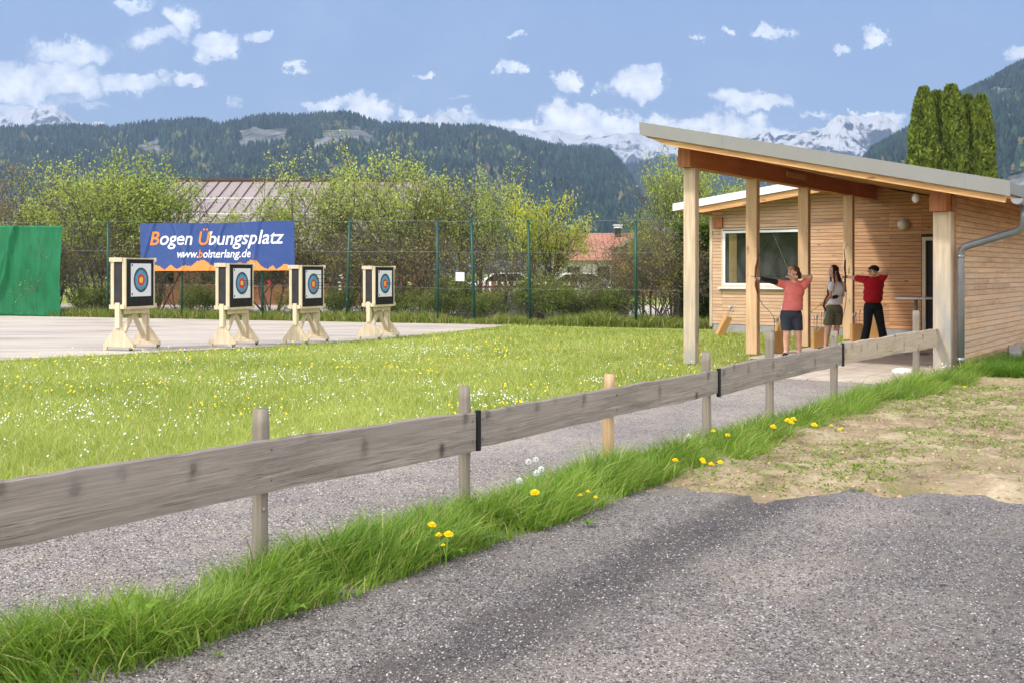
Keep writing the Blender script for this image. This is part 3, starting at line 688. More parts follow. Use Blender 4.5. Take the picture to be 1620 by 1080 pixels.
# dandelion clocks: fluffy seed heads
def clock_proto():
    t = thing('dandelion_clock', 'x', 'seed head', group='dandelion clocks in the verge grass')
    bm = bmesh.new(); tube(bm, [(0, 0, -.25), (.005, 0, 0)], .002, 5); obj('stem', bm, M['stalk'], t)
    bm = bmesh.new(); rs = random.Random(3)
    for i in range(90):
        d = Vector((rs.gauss(0, 1), rs.gauss(0, 1), rs.gauss(0, 1))).normalized()
        s_ = d.orthogonal().normalized()*.0035; q = d.cross(s_); p = d*.017
        bm.faces.new([bm.verts.new(v_) for v_ in (p+s_, p+q, p-s_, p-q)])
        bm.faces.new([bm.verts.new(v_) for v_ in (d*.003+s_*.1, p+s_*.1, p-s_*.1)])
    obj('seed_head', bm, M['flW'], t); return t
cp = clock_proto(); first = True
for (px, py, d, lab) in [(836,730,7.6,'leftmost dandelion clock above the verge right of the second stake'),(848,727,7.7,'topmost dandelion clock above the verge right of the second stake'),(849,748,7.4,'lowest upright dandelion clock right of the second stake'),(822,760,7.2,'low dandelion clock at the path edge right of the second stake'),(856,742,7.5,'rightmost dandelion clock of the group right of the second stake'),(1090,690,9.2,'dandelion clock by the path left of the fourth stake')]:
    o = cp if first else copy_tree(cp); first = False; o.location = P(px, py, d); o['label'] = lab; o.scale = (1.35,)*3; o.rotation_euler = (random.uniform(-.2,.2), random.uniform(-.2,.2), 0)
# broad leaved weeds at the verge edge
def weed_proto():
    t = thing('weed_plant', 'x', 'weed'); bm = bmesh.new(); rs = random.Random(5)
    for i in range(12):
        a = i*2.4; L = rs.uniform(.10, .17); w_ = .018; up = rs.uniform(.5, 1.3); prev = None
        for k in range(6):
            tt = k/5; r = L*tt; z = .02+math.sin(tt*2.2)*L*.5*up; ww = w_*math.sin(math.pi*min(1, tt*.9+.08))
            c, s_ = math.cos(a), math.sin(a); cur = (bm.verts.new((c*r-s_*ww, s_*r+c*ww, z+ww*.3)), bm.verts.new((c*r, s_*r, z)), bm.verts.new((c*r+s_*ww, s_*r-c*ww, z+ww*.3)))
            if prev: bm.faces.new([prev[0], prev[1], cur[1], cur[0]]); bm.faces.new([prev[1], prev[2], cur[2], cur[1]])
            prev = cur
    obj('leaves', bm, M['weedleaf'], t, True); return t
M['weedleaf'] = leafmat('broad_leaf', lin(92,128,44), lin(142,172,74), .3, False)
wp = weed_proto(); first = True
for (px, py, sc, lab) in [(715,900,1.0,'broad leaved weed below the three dandelions'),(462,995,1.0,'leafy weed spilling onto the gravel right of the nearest stake'),(195,1050,2.6,'large leafy weed in the bottom left corner'),(345,1060,.35,'tiny seedling alone on the gravel'),(525,960,.9,'broad leaved weed in the verge right of the nearest stake'),(930,845,.7,'leafy weed at the verge edge before the yellowish stake'),(862,850,.5,'small weed in the gravel margin below the yellowish stake'),(1535,598,2.0,'dark leafy weed at the foot of the downpipe')]:
    o = wp if first else copy_tree(wp); first = False; o.location = G(px, py)+Vector((0, 0, .05)); o['label'] = lab; o['group'] = 'broad leaved weeds'; o.scale = (sc*.55,)*3; o.rotation_euler = (0, 0, random.random()*6)

# ================================================================== shelter (one building, local x = u, local y = v)
RZ = math.atan2(UY, UX)
hut = thing('archery_shelter', 'timber clad hut with open archers shelter under a long sloping monopitch roof', 'building', UV(0, 0), RZ)
WV = 9.8
def zu(u): return 3.52-.2175*u                    # underside of the big roof
def zc(u): return 3.00+.132*(u+4.86)              # underside of the rear roof
def part(name, bm, m, parent=None, **k): return obj(name, bm, m, parent or hut, **k)
def posts(u, v, top, wu=.21, wv=.15, m='postw', label=None):
    bm = bmesh.new(); box(bm, (u-wu/2, v-wv/2, .06), (u+wu/2, v+wv/2, top)); bmesh.ops.bevel(bm, geom=bm.edges[:], offset=.008, segments=1, affect='EDGES')
    o = part('post', bm, M[m]); bm = bmesh.new(); box(bm, (u-.05, v-.05, -.02), (u+.05, v+.05, .058)); obj('post_foot', bm, M['zinc'], o)
    if label: o['label'] = label
posts(0, 0, 3.228, m='postgrey', label='weathered front corner post on the grass'); posts(.03, 2.5, 3.228); posts(.05, 5.1, 3.228); posts(.10, 7.75, 3.228)
posts(3.92, .0, 2.40, .24, .20, 'postgrey', 'greyed front post by the downpipe')
bm = bmesh.new(); box(bm, (-.105, -.26, 3.232), (.105, 9.78, 3.545)); part('beam', bm, M['beamw'])
bm = bmesh.new(); box(bm, (-.108, -.268, 3.228), (.108, -.262, 3.50)); part('beam_end', bm, M['block'])
bm = bmesh.new(); box(bm, (3.79, -.22, 2.404), (4.00, 9.78, 2.665)); part('beam', bm, M['beamw'])
bm = bmesh.new(); box(bm, (3.785, -.235, 2.40), (4.005, -.223, 2.665)); part('beam_end', bm, M['block'])
bm = bmesh.new(); box(bm, (.12, 3.9, 3.36), (.16, 4.9, 3.46)); part('strip_light', bm, M['rafter'])
# big roof
def sloped(bm, u0, u1, v0, v1, zlo, zhi, zf=zu, mi=0):
    vs = [bm.verts.new(p) for p in ((u0,v0,zf(u0)+zlo),(u1,v0,zf(u1)+zlo),(u1,v1,zf(u1)+zlo),(u0,v1,zf(u0)+zlo),(u0,v0,zf(u0)+zhi),(u1,v0,zf(u1)+zhi),(u1,v1,zf(u1)+zhi),(u0,v1,zf(u0)+zhi))]
    for f in ((0,3,2,1),(4,5,6,7),(0,1,5,4),(1,2,6,5),(2,3,7,6),(3,0,4,7)): bm.faces.new([vs[i] for i in f]).material_index = mi
roof = None
bm = bmesh.new(); sloped(bm, -.54, 4.90, -.68, 13.5, .13, .285); roof = part('roof', bm, M['metal'])
bm = bmesh.new(); sloped(bm, -.565, 4.93, -.72, -.684, .095, .300); sloped(bm, -.58, -.545, -.684, 13.5, .095, .300); obj('fascia', bm, M['metal'], roof)
bm = bmesh.new()
for k in range(3):
    a = .85+1.75*k; sloped(bm, a, a+.012, -.7235, -.7205, .10, .298)
obj('flashing_seams', bm, M['zinc'], roof)
bm = bmesh.new()
n_ = 60
for i in range(n_):
    a = -.58+i*.235; sloped(bm, -.50, 4.86, a, a+.225, .07+.0, .126)
obj('soffit', bm, M['soffit'], roof)
# verge rafter with tapered tail at the high end
bm = bmesh.new(); a = [(-.52, zu(-.52)+.094), (-.20, zu(-.2)+.02), (.02, zu(.02)-.0), (4.86, zu(4.86)+.0), (4.86, zu(4.86)+.094)]
prism(bm, a, 'y', -.66, -.585); obj('verge_rafter', bm, M['rafter'], roof)
for v_ in (1.6, 3.9, 6.2, 8.5):
    pass
# gutter: half round along the low eave
bm = bmesh.new(); gz = zu(4.93)+.06
prof = [(4.945+.075+.075*math.cos(t), gz+.075*math.sin(t)) for t in [math.pi+math.pi*k/10 for k in range(11)]]
prof = prof+[(p[0]*.96+.04*5.02, p[1]+.006) for p in prof[::-1]]
prism(bm, prof, 'y', -.74, 13.4); prism(bm, prof[:11], 'y', -.752, -.742)
obj('gutter', bm, M['zinc'], roof, smooth=False)
bm = bmesh.new(); tube(bm, [(5.02, -.25, gz-.06), (5.02, -.25, gz-.24), (5.0, -.2, gz-.33), (4.93, -.14, gz-.40), (4.22, .03, gz-.60), (4.155, .05, gz-.65), (4.14, .06, gz-.74), (4.14, .06, .03)], .052, 14); tube(bm, [(4.14, .06, .28), (4.14, .06, .34)], .060, 14); tube(bm, [(4.14, .06, 1.75), (4.14, .06, 1.78)], .060, 14)
obj('downpipe', bm, M['zinc'], hut, smooth=True)
# clad walls: real boards with shadow gaps
def clad_rows(bm, axis, fixed, a0, a1, z0, z1, thick, seed, ph=.084):
    rs = random.Random(seed); z = z0
    while z < z1:
        x = a0-rs.random()*2.5
        while x < a1:
            L = rs.uniform(2.2, 4.2); p0 = max(x, a0); p1 = min(x+L, a1)
            if p1-p0 > .03:
                t = rs.uniform(0, .003)
                zz = min(z+ph-.006, z1)
                if axis == 'x': pr = [(fixed-thick-t, z+.003), (fixed-thick*.85-t, zz), (fixed, zz), (fixed, z+.003)]
                else: pr = [(fixed+thick+t, z+.004), (fixed+thick*.8+t, zz), (fixed, zz), (fixed, z+.004)]
                if axis == 'x': # runs along u, profile in (v,z)
                    prism(bm, pr, 'x', p0+.0012, p1-.0012)
                else: prism(bm, [(q[0], q[1]) for q in pr], 'y', p0+.0012, p1-.0012)
            x += L
        z += ph
def clip(bm, co, no): bmesh.ops.bisect_plane(bm, geom=bm.verts[:]+bm.edges[:]+bm.faces[:], plane_co=co, plane_no=no, clear_outer=True)
bm = bmesh.new()
segs = [(-4.05, -3.78, .22, 3.6), (-3.78, -1.62, .22, 1.185), (-3.78, -1.62, 2.64, 3.7), (-1.62, 1.12, .22, 3.9), (1.12, 2.2, 2.36, 3.7), (2.2, 4.0, .22, 3.4)]
for i, sg in enumerate(segs): clad_rows(bm, 'x', WV, sg[0], sg[1], .22+math.ceil((sg[2]-.22)/.084)*.084 if sg[2] > .22 else .22, sg[3], .022, 5+i)
# clip to both roofs
left = bm.copy(); clip(left, (-4.86, 0, zc(-4.86)-.02), (-.132, 0, 1)); clip(left, (.40, 0, 0), (1, 0, 0))
clip(bm, (.40, 0, 0), (-1, 0, 0)); clip(bm, (0, 0, zu(0)+.03), (.2175, 0, 1))
tmp = bpy.data.meshes.new('t'); left.to_mesh(tmp); bm.from_mesh(tmp); left.free(); bpy.data.meshes.remove(tmp)
back = part('back_wall', bm, M['clad'])
# backing behind the gaps (with openings)
bm = bmesh.new()
zt_ = lambda u: (zc(u)+.05) if u < .4 else (zu(u)+.06)
for (a, b, z0) in ((-4.05, -3.76, .2), (-3.76, -1.64, 2.60), (-1.64, .399, .2), (.4, 1.14, .2), (1.14, 2.18, 2.33), (2.18, 4.0, .2)):
    prism(bm, [(a, z0), (b, z0), (b, zt_(b-.0001)), (a, zt_(a+.0001))], 'y', WV+.001, WV+.06)
box(bm, (-3.76, WV+.001, .2), (-1.64, WV+.06, 1.19))
obj('wall_backing', bm, simple('dark_backing', lin(72,50,36), .9), back)
bm = bmesh.new(); box(bm, (-4.03, WV-.012, -.1), (4.0, WV+.05, .215)); obj('plinth', bm, M['concrete'], back)
bm = bmesh.new(); box(bm, (-4.13, WV-.03, .15), (-4.052, WV+.06, 2.95)); obj('corner_board', bm, M['postgrey'], back)
bm = bmesh.new(); box(bm, (-4.0, WV-.10, 2.66), (-3.76, WV-.024, 2.93)); obj('beam_end', bm, M['block'], back)
bm = bmesh.new(); box(bm, (-4.10, WV+.065, -.1), (-4.06, WV+6, 3.0)); box(bm, (-4.1, WV+6, -.1), (4.1, WV+6.05, 2.6)); part('rear_wall', bm, M['clad'])
# rear roof rising towards the big one
bm = bmesh.new(); sloped(bm, -4.86, .38, 9.22, 16.2, .12, .27, zc); rr = part('rear_roof', bm, M['metal'])
bm = bmesh.new(); sloped(bm, -4.88, .40, 9.18, 9.216, .10, .285, zc); obj('fascia', bm, M['white'], rr)
bm = bmesh.new(); prism(bm, [(-4.80, zc(-4.80)+.098), (-4.1, zc(-4.1)-.06), (-3.2, zc(-3.2)-.07), (.38, zc(.38)-.07), (.38, zc(.38)+.098)], 'y', 9.24, 9.32); obj('verge_rafter', bm, M['rafter'], rr)
bm = bmesh.new(); sloped(bm, -4.8, .38, 9.33, 16.1, .06, .115, zc); obj('soffit', bm, M['soffit'], rr)
# window
wn = thing('window', None, None, (0, 0, 0)); wn.parent = hut
def frame4(bm, u0, u1, z0, z1, y0, y1, w_):
    box(bm, (u0, y0, z0), (u0+w_, y1, z1)); box(bm, (u1-w_, y0, z0), (u1, y1, z1)); box(bm, (u0+w_, y0, z0), (u1-w_, y1, z0+w_)); box(bm, (u0+w_, y0, z1-w_), (u1-w_, y1, z1))
bm = bmesh.new(); frame4(bm, -3.76, -1.64, 1.20, 2.58, WV-.035, WV+.03, .06); box(bm, (-3.05, WV-.03, 1.26), (-2.99, WV+.025, 2.52)); obj('frame', bm, M['white'], wn)
bm = bmesh.new(); frame4(bm, -3.80, -1.60, 1.16, 2.64, WV-.03, WV-.004, .035); obj('casing', bm, M['cream'], wn)
bm = bmesh.new(); box(bm, (-3.70, WV-.0, 1.26), (-1.70, WV+.012, 2.52)); obj('pane', bm, M['glass'], wn)
bm = bmesh.new(); box(bm, (-3.86, WV-.13, 1.115), (-1.56, WV-.024, 1.155)); obj('sill', bm, M['white'], wn)
bm = bmesh.new()
for k in range(7): box(bm, (-3.60+k*.03, WV-.006, 1.27), (-3.585+k*.03, WV-.002, 2.50))
obj('blind_slats', bm, simple('blind_cloth', lin(150,130,80), .7), wn)
# door
dr = thing('door', None, None); dr.parent = hut
bm = bmesh.new(); box(bm, (1.14, WV-.04, .05), (1.22, WV+.03, 2.34)); box(bm, (2.10, WV-.04, .05), (2.18, WV+.03, 2.34)); box(bm, (1.22, WV-.04, 2.26), (2.10, WV+.03, 2.34)); obj('door_frame', bm, M['cream'], dr)
bm = bmesh.new(); box(bm, (1.22, WV+.03, .05), (2.10, WV+.05, 2.26)); obj('doorway', bm, M['dark'], dr)
bm = bmesh.new(); box(bm, (2.02, WV-.035, .07), (2.095, WV+.02, 2.25)); obj('door_leaf', bm, simple('red_brown_door', lin(165,70,34), .5), dr)
# side wall
bm = bmesh.new(); clad_rows(bm, 'y', 4.045, .135, 14.5, .10, 2.9, .022, 31); clip(bm, (4.045, 0, zu(4.045)+.06), (.2175, 0, 1))
sw = part('side_wall', bm, M['clad_side'])
bm = bmesh.new(); box(bm, (4.006, .14, .08), (4.043, 14.5, 2.64)); obj('wall_backing', bm, M['rafter'], sw)
bm = bmesh.new(); box(bm, (4.006, .2, -.1), (4.036, 14.4, .078)); obj('plinth', bm, M['concrete'], sw)
bm = bmesh.new(); box(bm, (4.006, .106, .06), (4.042, .132, 2.62)); obj('corner_board', bm, M['clad_side'], sw)
# lamps
lp = thing('wall_lamp', None, None, (.725, WV-.02, 2.64)); lp.parent = hut
bm = bmesh.new(); ball(bm, (0, -.075, 0), (.125, .10, .125), 3); obj('globe', bm, M['bulb'], lp, True)
bm = bmesh.new(); tube(bm, [(0, 0.0, 0), (0, -.045, 0)], .135, 24); obj('lamp_base', bm, M['cream'], lp, True)
bm = bmesh.new(); ball(bm, (3.56, -.10, 2.60), (.05, .07, .07), 2); part('eave_lamp', bm, M['bulb'], smooth=True)
# small things on the terrace
t = thing('bar_table', 'round pale bar table top beside the doorway behind the front post', 'table', UV(2.45, 4.2), 0)
bm = bmesh.new(); tube(bm, [(0, 0, 1.055), (0, 0, 1.085)], .36, 28); obj('table_top', bm, M['white'], t)
bm = bmesh.new(); tube(bm, [(0, 0, .05), (0, 0, 1.05)], .03, 12); tube(bm, [(0, 0, .06), (0, 0, .085)], .22, 20); obj('leg', bm, M['metal'], t, True)
bm = bmesh.new(); tube(bm, [(0, 0, 0), (0, 0, .05), (0, 0, .07), (0, 0, .085)], [.17, .165, .12, .04], 28); o = obj('parasol_foot', bm, M['white'], None, True); o.location = UV(3.30, .25, .06); tagp(o, 'low round white stand foot on the paving at the foot of the front post', 'parasol base')
for i, (px, py, L, lab) in enumerate([(1592,581,1.6,'nearest pale plank of the small pile against the side wall'),(1612,574,1.6,'farther pale plank lying against the side wall'),(1604,584,1.0,'grey stone slab lying in front of the planks by the side wall')]):
    bm = bmesh.new(); p = G(px, py); box(bm, (-L/2, -.09, 0), (L/2, .09, .07+.05*i)); bmesh.ops.bevel(bm, geom=bm.edges[:], offset=.01, segments=1, affect='EDGES')
    o = obj('plank' if i < 2 else 'stone_slab', bm, M['postgrey'] if i < 2 else M['concrete']); o.location = p+Vector((0, 0, .16)); o.rotation_euler = (.06, -.05, math.atan2(VY, VX)+.1*i); tagp(o, lab, 'plank' if i < 2 else 'stone')

# ================================================================== far landscape
def ridge_mesh(name, pts, dist, depth_f, depth_b, base_z, m, seed, nx=260, ny=60, rough=.10, gully=1.0, xr=(-700, 2300), prof=1.0, shift=0, ruggd=0, nscale=8.):
    """mountain flank: the crest follows (px,py) directions at distance dist; slopes down in front and behind.
       returns object and a sampler"""
    T = np.linspace((xr[0]-810)/F, (xr[1]-810)/F, nx)
    pyv = interp(pts, T*F+810); crest = CH+(HZ-pyv)/F*dist
    rr = np.linspace(0, 1, ny); rb = np.linspace(0, 1, max(6, ny//4))[1:]
    def surf(t, r):
        """r 0 foot .. 1 crest"""
        c = np.interp(t, T, crest); Yd = dist-depth_f*(1-r)
        sh = r**prof
        q = nscale/2600.; n = 0; am = 1
        for k in range(5):
            f_ = q*2**k; nz = 1-np.abs(2*vnoise(t*Yd*f_+seed+.35*f_*Yd*(1+.3*k), Yd*f_*.8+seed*.7, seed+k)-1); n = n+am*(nz-.5); am *= .52
        n2 = fbm(t*nscale*7, r*9, 4, seed+9)-.5
        env = np.sin(np.pi*np.clip(r, 0, 1))**.7
        z = base_z+(c-base_z)*sh+(c-base_z)*rough*(n*gully*2.2+n2*.8)*env
        if ruggd: z = z+(c-base_z)*ruggd*(fbm(t*nscale*6, r*2+t*5, 4, seed+4)-.5)*np.clip(r*1.5-.3, 0, 1)
        return t*Yd, Yd+0*t, z
    A, B = np.meshgrid(T, rr); x, y, z = surf(A, B); V = [np.stack([x, y, z], -1)]
    A2, B2 = np.meshgrid(T, rb); Yb = dist+depth_b*B2; cb = z[-1][None]; zb = base_z+(cb-base_z)*(1-B2)**1.2
    V.append(np.stack([A2*Yb, Yb, zb], -1)); V = np.concatenate(V); ny_, nx_ = V.shape[:2]
    idx = np.arange(ny_*nx_).reshape(ny_, nx_)
    q = np.stack([idx[:-1, :-1], idx[:-1, 1:], idx[1:, 1:], idx[1:, :-1]], -1).reshape(-1, 4)
    o = npmesh(name, V.reshape(-1, 3), [q], m, smooth=True); tagp(o, kind='structure'); return o, surf, T
def rockmat():
    def f(g):
        o = oc(g); n = g.noise(g.scalev(o, (1, 1, .35)), .055, 8, .75, .6); n2 = g.noise(g.scalev(o, (1, 1, 2)), .03, 6, .75)
        c = g.ramp(n, [(.3, lin(66,72,66)), (.5, lin(134,134,130)), (.7, lin(188,186,180))])
        c = g.mix(g.ramp(n2, [(.45, 0), (.6, .8)]), c, lin(56,66,44)); return pbsdf(g, c, .95, n, .6, 6, 0, .1)
    return mat('forest_floor_rock', f)
def snowmat(name, amt, sc, rockc):
    def f(g):
        o = oc(g); geo = g.n('ShaderNodeNewGeometry'); sp = g.n('ShaderNodeSeparateXYZ'); g.nt.links.new(geo.outputs['Normal'], sp.inputs[0])
        po = g.n('ShaderNodeSeparateXYZ'); g.nt.links.new(geo.outputs['Position'], po.inputs[0])
        n = g.noise(g.scalev(o, (1, 1, .5)), sc, 9, .72, .7); n2 = g.noise(g.scalev(o, (1, 1, .25)), sc*5, 6, .7, .6)
        hh = g.math('MULTIPLY', g.math('SUBTRACT', po.outputs[2], 350), .0010)
        v = g.math('ADD', g.math('ADD', g.math('MULTIPLY', n, .95), g.math('MULTIPLY', n2, .50)), g.math('ADD', g.math('MULTIPLY', sp.outputs[2], .35), hh))
        k = g.ramp(g.math('MULTIPLY', v, .5), [(amt/2, 0), (amt/2+.03, 1)])
        rk = g.ramp(n2, [(.3, tuple(x*.55 for x in rockc)), (.7, rockc)])
        return pbsdf(g, g.mix(k, rk, (.86, .87, .90)), .8, g.math('ADD', n, n2), .7, 25, 0, .2)
    return mat(name, f)
M['rock'] = rockmat()
# distant snow mountains, left group, central group and right massif
sl, _, _ = ridge_mesh('snow_mountain', [(-600,150),(-200,170),(0,182),(18,178),(35,170),(48,173),(60,168),(72,170),(84,167),(96,176),(112,186),(125,193),(140,198),(150,192),(170,200),(190,204),(230,215),(300,260),(2300,420)], 4000, 1200, 600, 0,
   snowmat('snow_rock_left', 1.13, .006, lin(92,100,112)), 3, 420, 90, .07, 1, (-700, 420), 1.2, ruggd=.06, nscale=14)
sc_, _, _ = ridge_mesh('snow_mountain', [(420,330),(560,230),(640,196),(656,186),(668,188),(678,181),(690,189),(702,184),(712,186),(722,194),(740,204),(760,203),(785,199),(810,206),(835,207),(850,210),(866,206),(880,208),(900,211),(920,214),(940,219),(960,214),(985,216),(1000,213),(1018,216),(1050,214),(1090,222),(1130,224),(1180,235),(1260,262),(1400,330)], 4500, 1500, 600, 0,
   snowmat('snow_rock_centre', 1.06, .005, lin(100,108,122)), 17, 420, 90, .09, 1, (400, 1420), 1.1, ruggd=.05, nscale=12)
sr, _, _ = ridge_mesh('snow_mountain', [(1080,330),(1130,240),(1175,220),(1190,213),(1204,214),(1216,213),(1226,222),(1232,216),(1250,212),(1262,210),(1290,208),(1302,202),(1314,194),(1326,186),(1338,183),(1352,181),(1372,182),(1392,180),(1404,186),(1412,196),(1424,202),(1436,212),(1470,222),(1550,240),(1700,250),(2300,300)], 3700, 1200, 600, 0,
   snowmat('snow_rock_right', 1.05, .006, lin(74,84,96)), 29, 420, 90, .10, 1, (1080, 2300), 1.1, ruggd=.05, nscale=13)
# wooded hills in front
def forest(name, surf, T, n, hmin, hmax, seed, px_rng, rock=None, decid=.1, rlo=.05, c1=lin(24,42,38), c2=lin(48,66,50), label='', rpow=.8, decmax=1.0):
    rs = np.random.RandomState(seed)
    t = ((px_rng[0]+(px_rng[1]-px_rng[0])*rs.rand(n))-810)/F; r = rlo+(1.0-rlo)*rs.rand(n)**rpow
    k_ = n//9; r[:k_] = .985+.03*rs.rand(k_)      # thicker along the skyline
    x, y, z = surf(t, np.clip(r, 0, 1)); px = t*F+810; py = HZ-(z-CH)/y*F
    keep = np.ones(n, bool)
    if rock:
        for (cx, cy, rx, ry) in rock: keep &= ~((((px-cx)/rx)**2+((py-cy)/ry)**2+(fbm(px*.09, py*.09, 3, 5)-.5)*2.2) < 1)
    t, x, y, z, px, py = [a[keep] for a in (t, x, y, z, px, py)]; n = len(t)
    dz = fbm(px*.022, py*.035, 3, seed+7); dec = ((dz > .56) & (rs.rand(n) < decid*4)) | (rs.rand(n) < decid*.2); dec &= (r[keep] < decmax)
    H = (hmin+(hmax-hmin)*rs.rand(n)**1.3); H = np.where(dec, H*.72, H)
    K = 6; tiers = [(.04, .62, .26), (.34, .82, .19), (.62, 1.0, .12)]
    Vs = []; Ps = []; off = 0; ang = np.arange(K)/K*2*np.pi
    cc = []; base = np.array(c1)*(1-rs.rand(n, 1))+np.array(c2)*rs.rand(n, 1)
    base = base*(.65+.8*fbm(px*.05, py*.07, 3, seed+3))[:, None]
    dcol = np.array(lin(108,118,62))*(.55+.6*rs.rand(n, 1)); dcol2 = np.array(lin(128,112,80))*(.6+.5*rs.rand(n, 1)); pick = rs.rand(n, 1) < .3
    base = np.where(dec[:, None], np.where(pick, dcol2, dcol), base)
    for (a, b, w_) in tiers:
        aa = np.where(dec, a*.9+.05, a); bb = np.where(dec, min(1, b), b); ww = np.where(dec, w_*2.1 if a > .3 else w_*1.5, w_)*H
        rj = ww[:, None]*(.7+.6*rs.rand(n, K)); ph = rs.rand(n, 1)*6
        ring = np.stack([x[:, None]+np.cos(ang+ph)*rj, y[:, None]+np.sin(ang+ph)*rj, (z+H*aa)[:, None]-(rs.rand(n, K))*.05*H[:, None]], -1)
        apex = np.stack([x, y, z+H*bb], -1)[:, None]
        V = np.concatenate([ring, apex], 1); Vs.append(V.reshape(-1, 3)); cc.append(np.repeat(base, K+1, 0))
        b0 = off+np.arange(n)[:, None]*(K+1); i = np.arange(K); tri = np.stack([b0+i, b0+(i+1) % K, b0+K+0*i], -1).reshape(-1, 3); Ps.append(tri); off += n*(K+1)
    o = npmesh(name, np.concatenate(Vs), Ps, M['conifer'], color=np.concatenate(cc)); return tagp(o, label, 'forest', kind='stuff')
def conmat():
    def f(g):
        a = g.n('ShaderNodeAttribute', attribute_name='tint').outputs['Color']; return pbsdf(g, a, .95, spec=.05)
    return mat('distant_conifers', f)
M['conifer'] = conmat()
RL = [(-700,240),(-200,225),(0,217),(60,216),(120,214),(180,217),(225,209),(290,205),(320,203),(345,212),(380,204),(410,198),(440,197),(480,198),(510,194),(545,192),(575,200),(600,210),(640,211),(700,214),(760,214),(800,222),(830,232),(865,243),(900,249),(940,250),(965,254),(985,275),(1000,296),(1012,318),(1022,345),(1040,380),(1070,425),(2300,429)]
hl, surfL, TL = ridge_mesh('wooded_hill', RL, 1750, 1000, 500, -2, M['rock'], 41, 420, 70, .10, .8, (-700, 1090), 1.25, nscale=5)
forest('forest', surfL, TL, 36000, 11, 21, 5, (-650, 1070), rock=[(238,238,22,16),(412,222,50,16),(440,214,20,12),(545,220,46,17),(512,230,26,10),(590,232,20,9)], decid=.13, label='dark conifer forest covering the long hill behind the field, with grey cliffs', decmax=.93)
RM = [(700,430),(860,330),(930,285),(985,274),(1010,268),(1040,262),(1080,258),(1130,262),(1200,280),(1260,300),(1400,360),(1500,425)]
hm, surfM, TM = ridge_mesh('wooded_hill', RM, 2700, 800, 400, -2, M['rock'], 47, 200, 40, .10, .8, (700, 1500), 1.1, nscale=5)
forest('forest', surfM, TM, 9000, 14, 26, 6, (820, 1480), decid=.02, label='hazy blue forested hill further up the valley', rlo=.3)
RR = [(1240,420),(1330,300),(1365,268),(1378,252),(1400,240),(1425,226),(1445,215),(1480,190),(1520,165),(1545,152),(1570,140),(1590,128),(1620,114),(1700,80),(1900,40),(2300,10)]
hr, surfR, TR = ridge_mesh('wooded_hill', RR, 1500, 900, 500, -2, M['rock'], 53, 300, 60, .10, .8, (1240, 2300), 1.1, nscale=5)
forest('forest', surfR, TR, 15000, 11, 19, 7, (1330, 1760), rock=[(1590,150,30,12)], decid=.10, label='steep conifer forest rising behind the thujas on the right', rlo=.25, decmax=.9)

# haze: one closed box of even thin air round everything
bm = bmesh.new(); box(bm, (-8200, -120, -3), (8200, 5600, 1300)); hz = obj('haze', bm, [])
def hazemat():
    m = bpy.data.materials.new('haze_air'); m.use_nodes = True; nt = m.node_tree; nt.nodes.clear()
    o = nt.nodes.new('ShaderNodeOutputMaterial'); v = nt.nodes.new('ShaderNodeVolumePrincipled')
    v.inputs['Color'].default_value = (.52, .71, 1.0, 1); v.inputs['Density'].default_value = .00026; v.inputs['Anisotropy'].default_value = .15
    nt.links.new(v.outputs[0], o.inputs['Volume']); return m
hz.data.materials.append(hazemat()); tagp(hz, kind='stuff')

# ================================================================== trees and shrubs behind the wire fence
M['bark'] = simple('grey_brown_bark', lin(92,82,72), .9, .3, 8, .4)
M['leaf'] = leafmat('spring_leaves', None, None, .45, True, .5)
M['dense'] = leafmat('thuja_scales', None, None, .15, True, .6)
def grow(seed, Hh, spread, stems, depth=4, up=.55, wig=.22, split=(2, 3), shr=.72, r0=.05, first=.34):
    rs = np.random.RandomState(seed); segs = []; tips = []
    def rec(p, d, L, r, lev):
        n = 3; q = p.copy()
        for i in range(n):
            d = d+rs.randn(3)*wig*.5; d[2] += up*.10; d /= np.linalg.norm(d)
            q2 = q+d*L/n; ra = r*(1-.3*i/n); rb = r*(1-.3*(i+1)/n)
            segs.append((q, q2, ra, rb, lev)); q = q2
            if lev >= depth-2: tips.append((q.copy(), lev))
        if lev < depth:
            for k in range(rs.randint(split[0], split[1]+1)):
                a = rs.randn(3); a -= a.dot(d)*d; a /= np.linalg.norm(a)+1e-6
                dd = d*(.80)+a*rs.uniform(.35, .75); dd[2] += .12*up; dd /= np.linalg.norm(dd)
                rec(q, dd, L*rs.uniform(shr-.12, shr+.1), r*.62, lev+1)
            if lev >= 1:
                for k in range(2):
                    a = rs.randn(3); a /= np.linalg.norm(a); dd = d*.4+a*.8; dd /= np.linalg.norm(dd); pp = p+(q-p)*rs.uniform(.3, .8)
                    rec(pp, dd, L*.5, r*.4, max(lev+1, depth-1))
    for s_ in range(stems):
        a = rs.rand()*6.283; t = rs.uniform(.15, 1)*spread; d = np.array([math.cos(a)*t, math.sin(a)*t, 1.0]); d /= np.linalg.norm(d)
        rec(np.array([math.cos(a)*.25*rs.rand(), math.sin(a)*.25*rs.rand(), -.05]), d, Hh*first*rs.uniform(.75, 1.1), r0*rs.uniform(.6, 1.1), 0)
    return segs, tips, rs
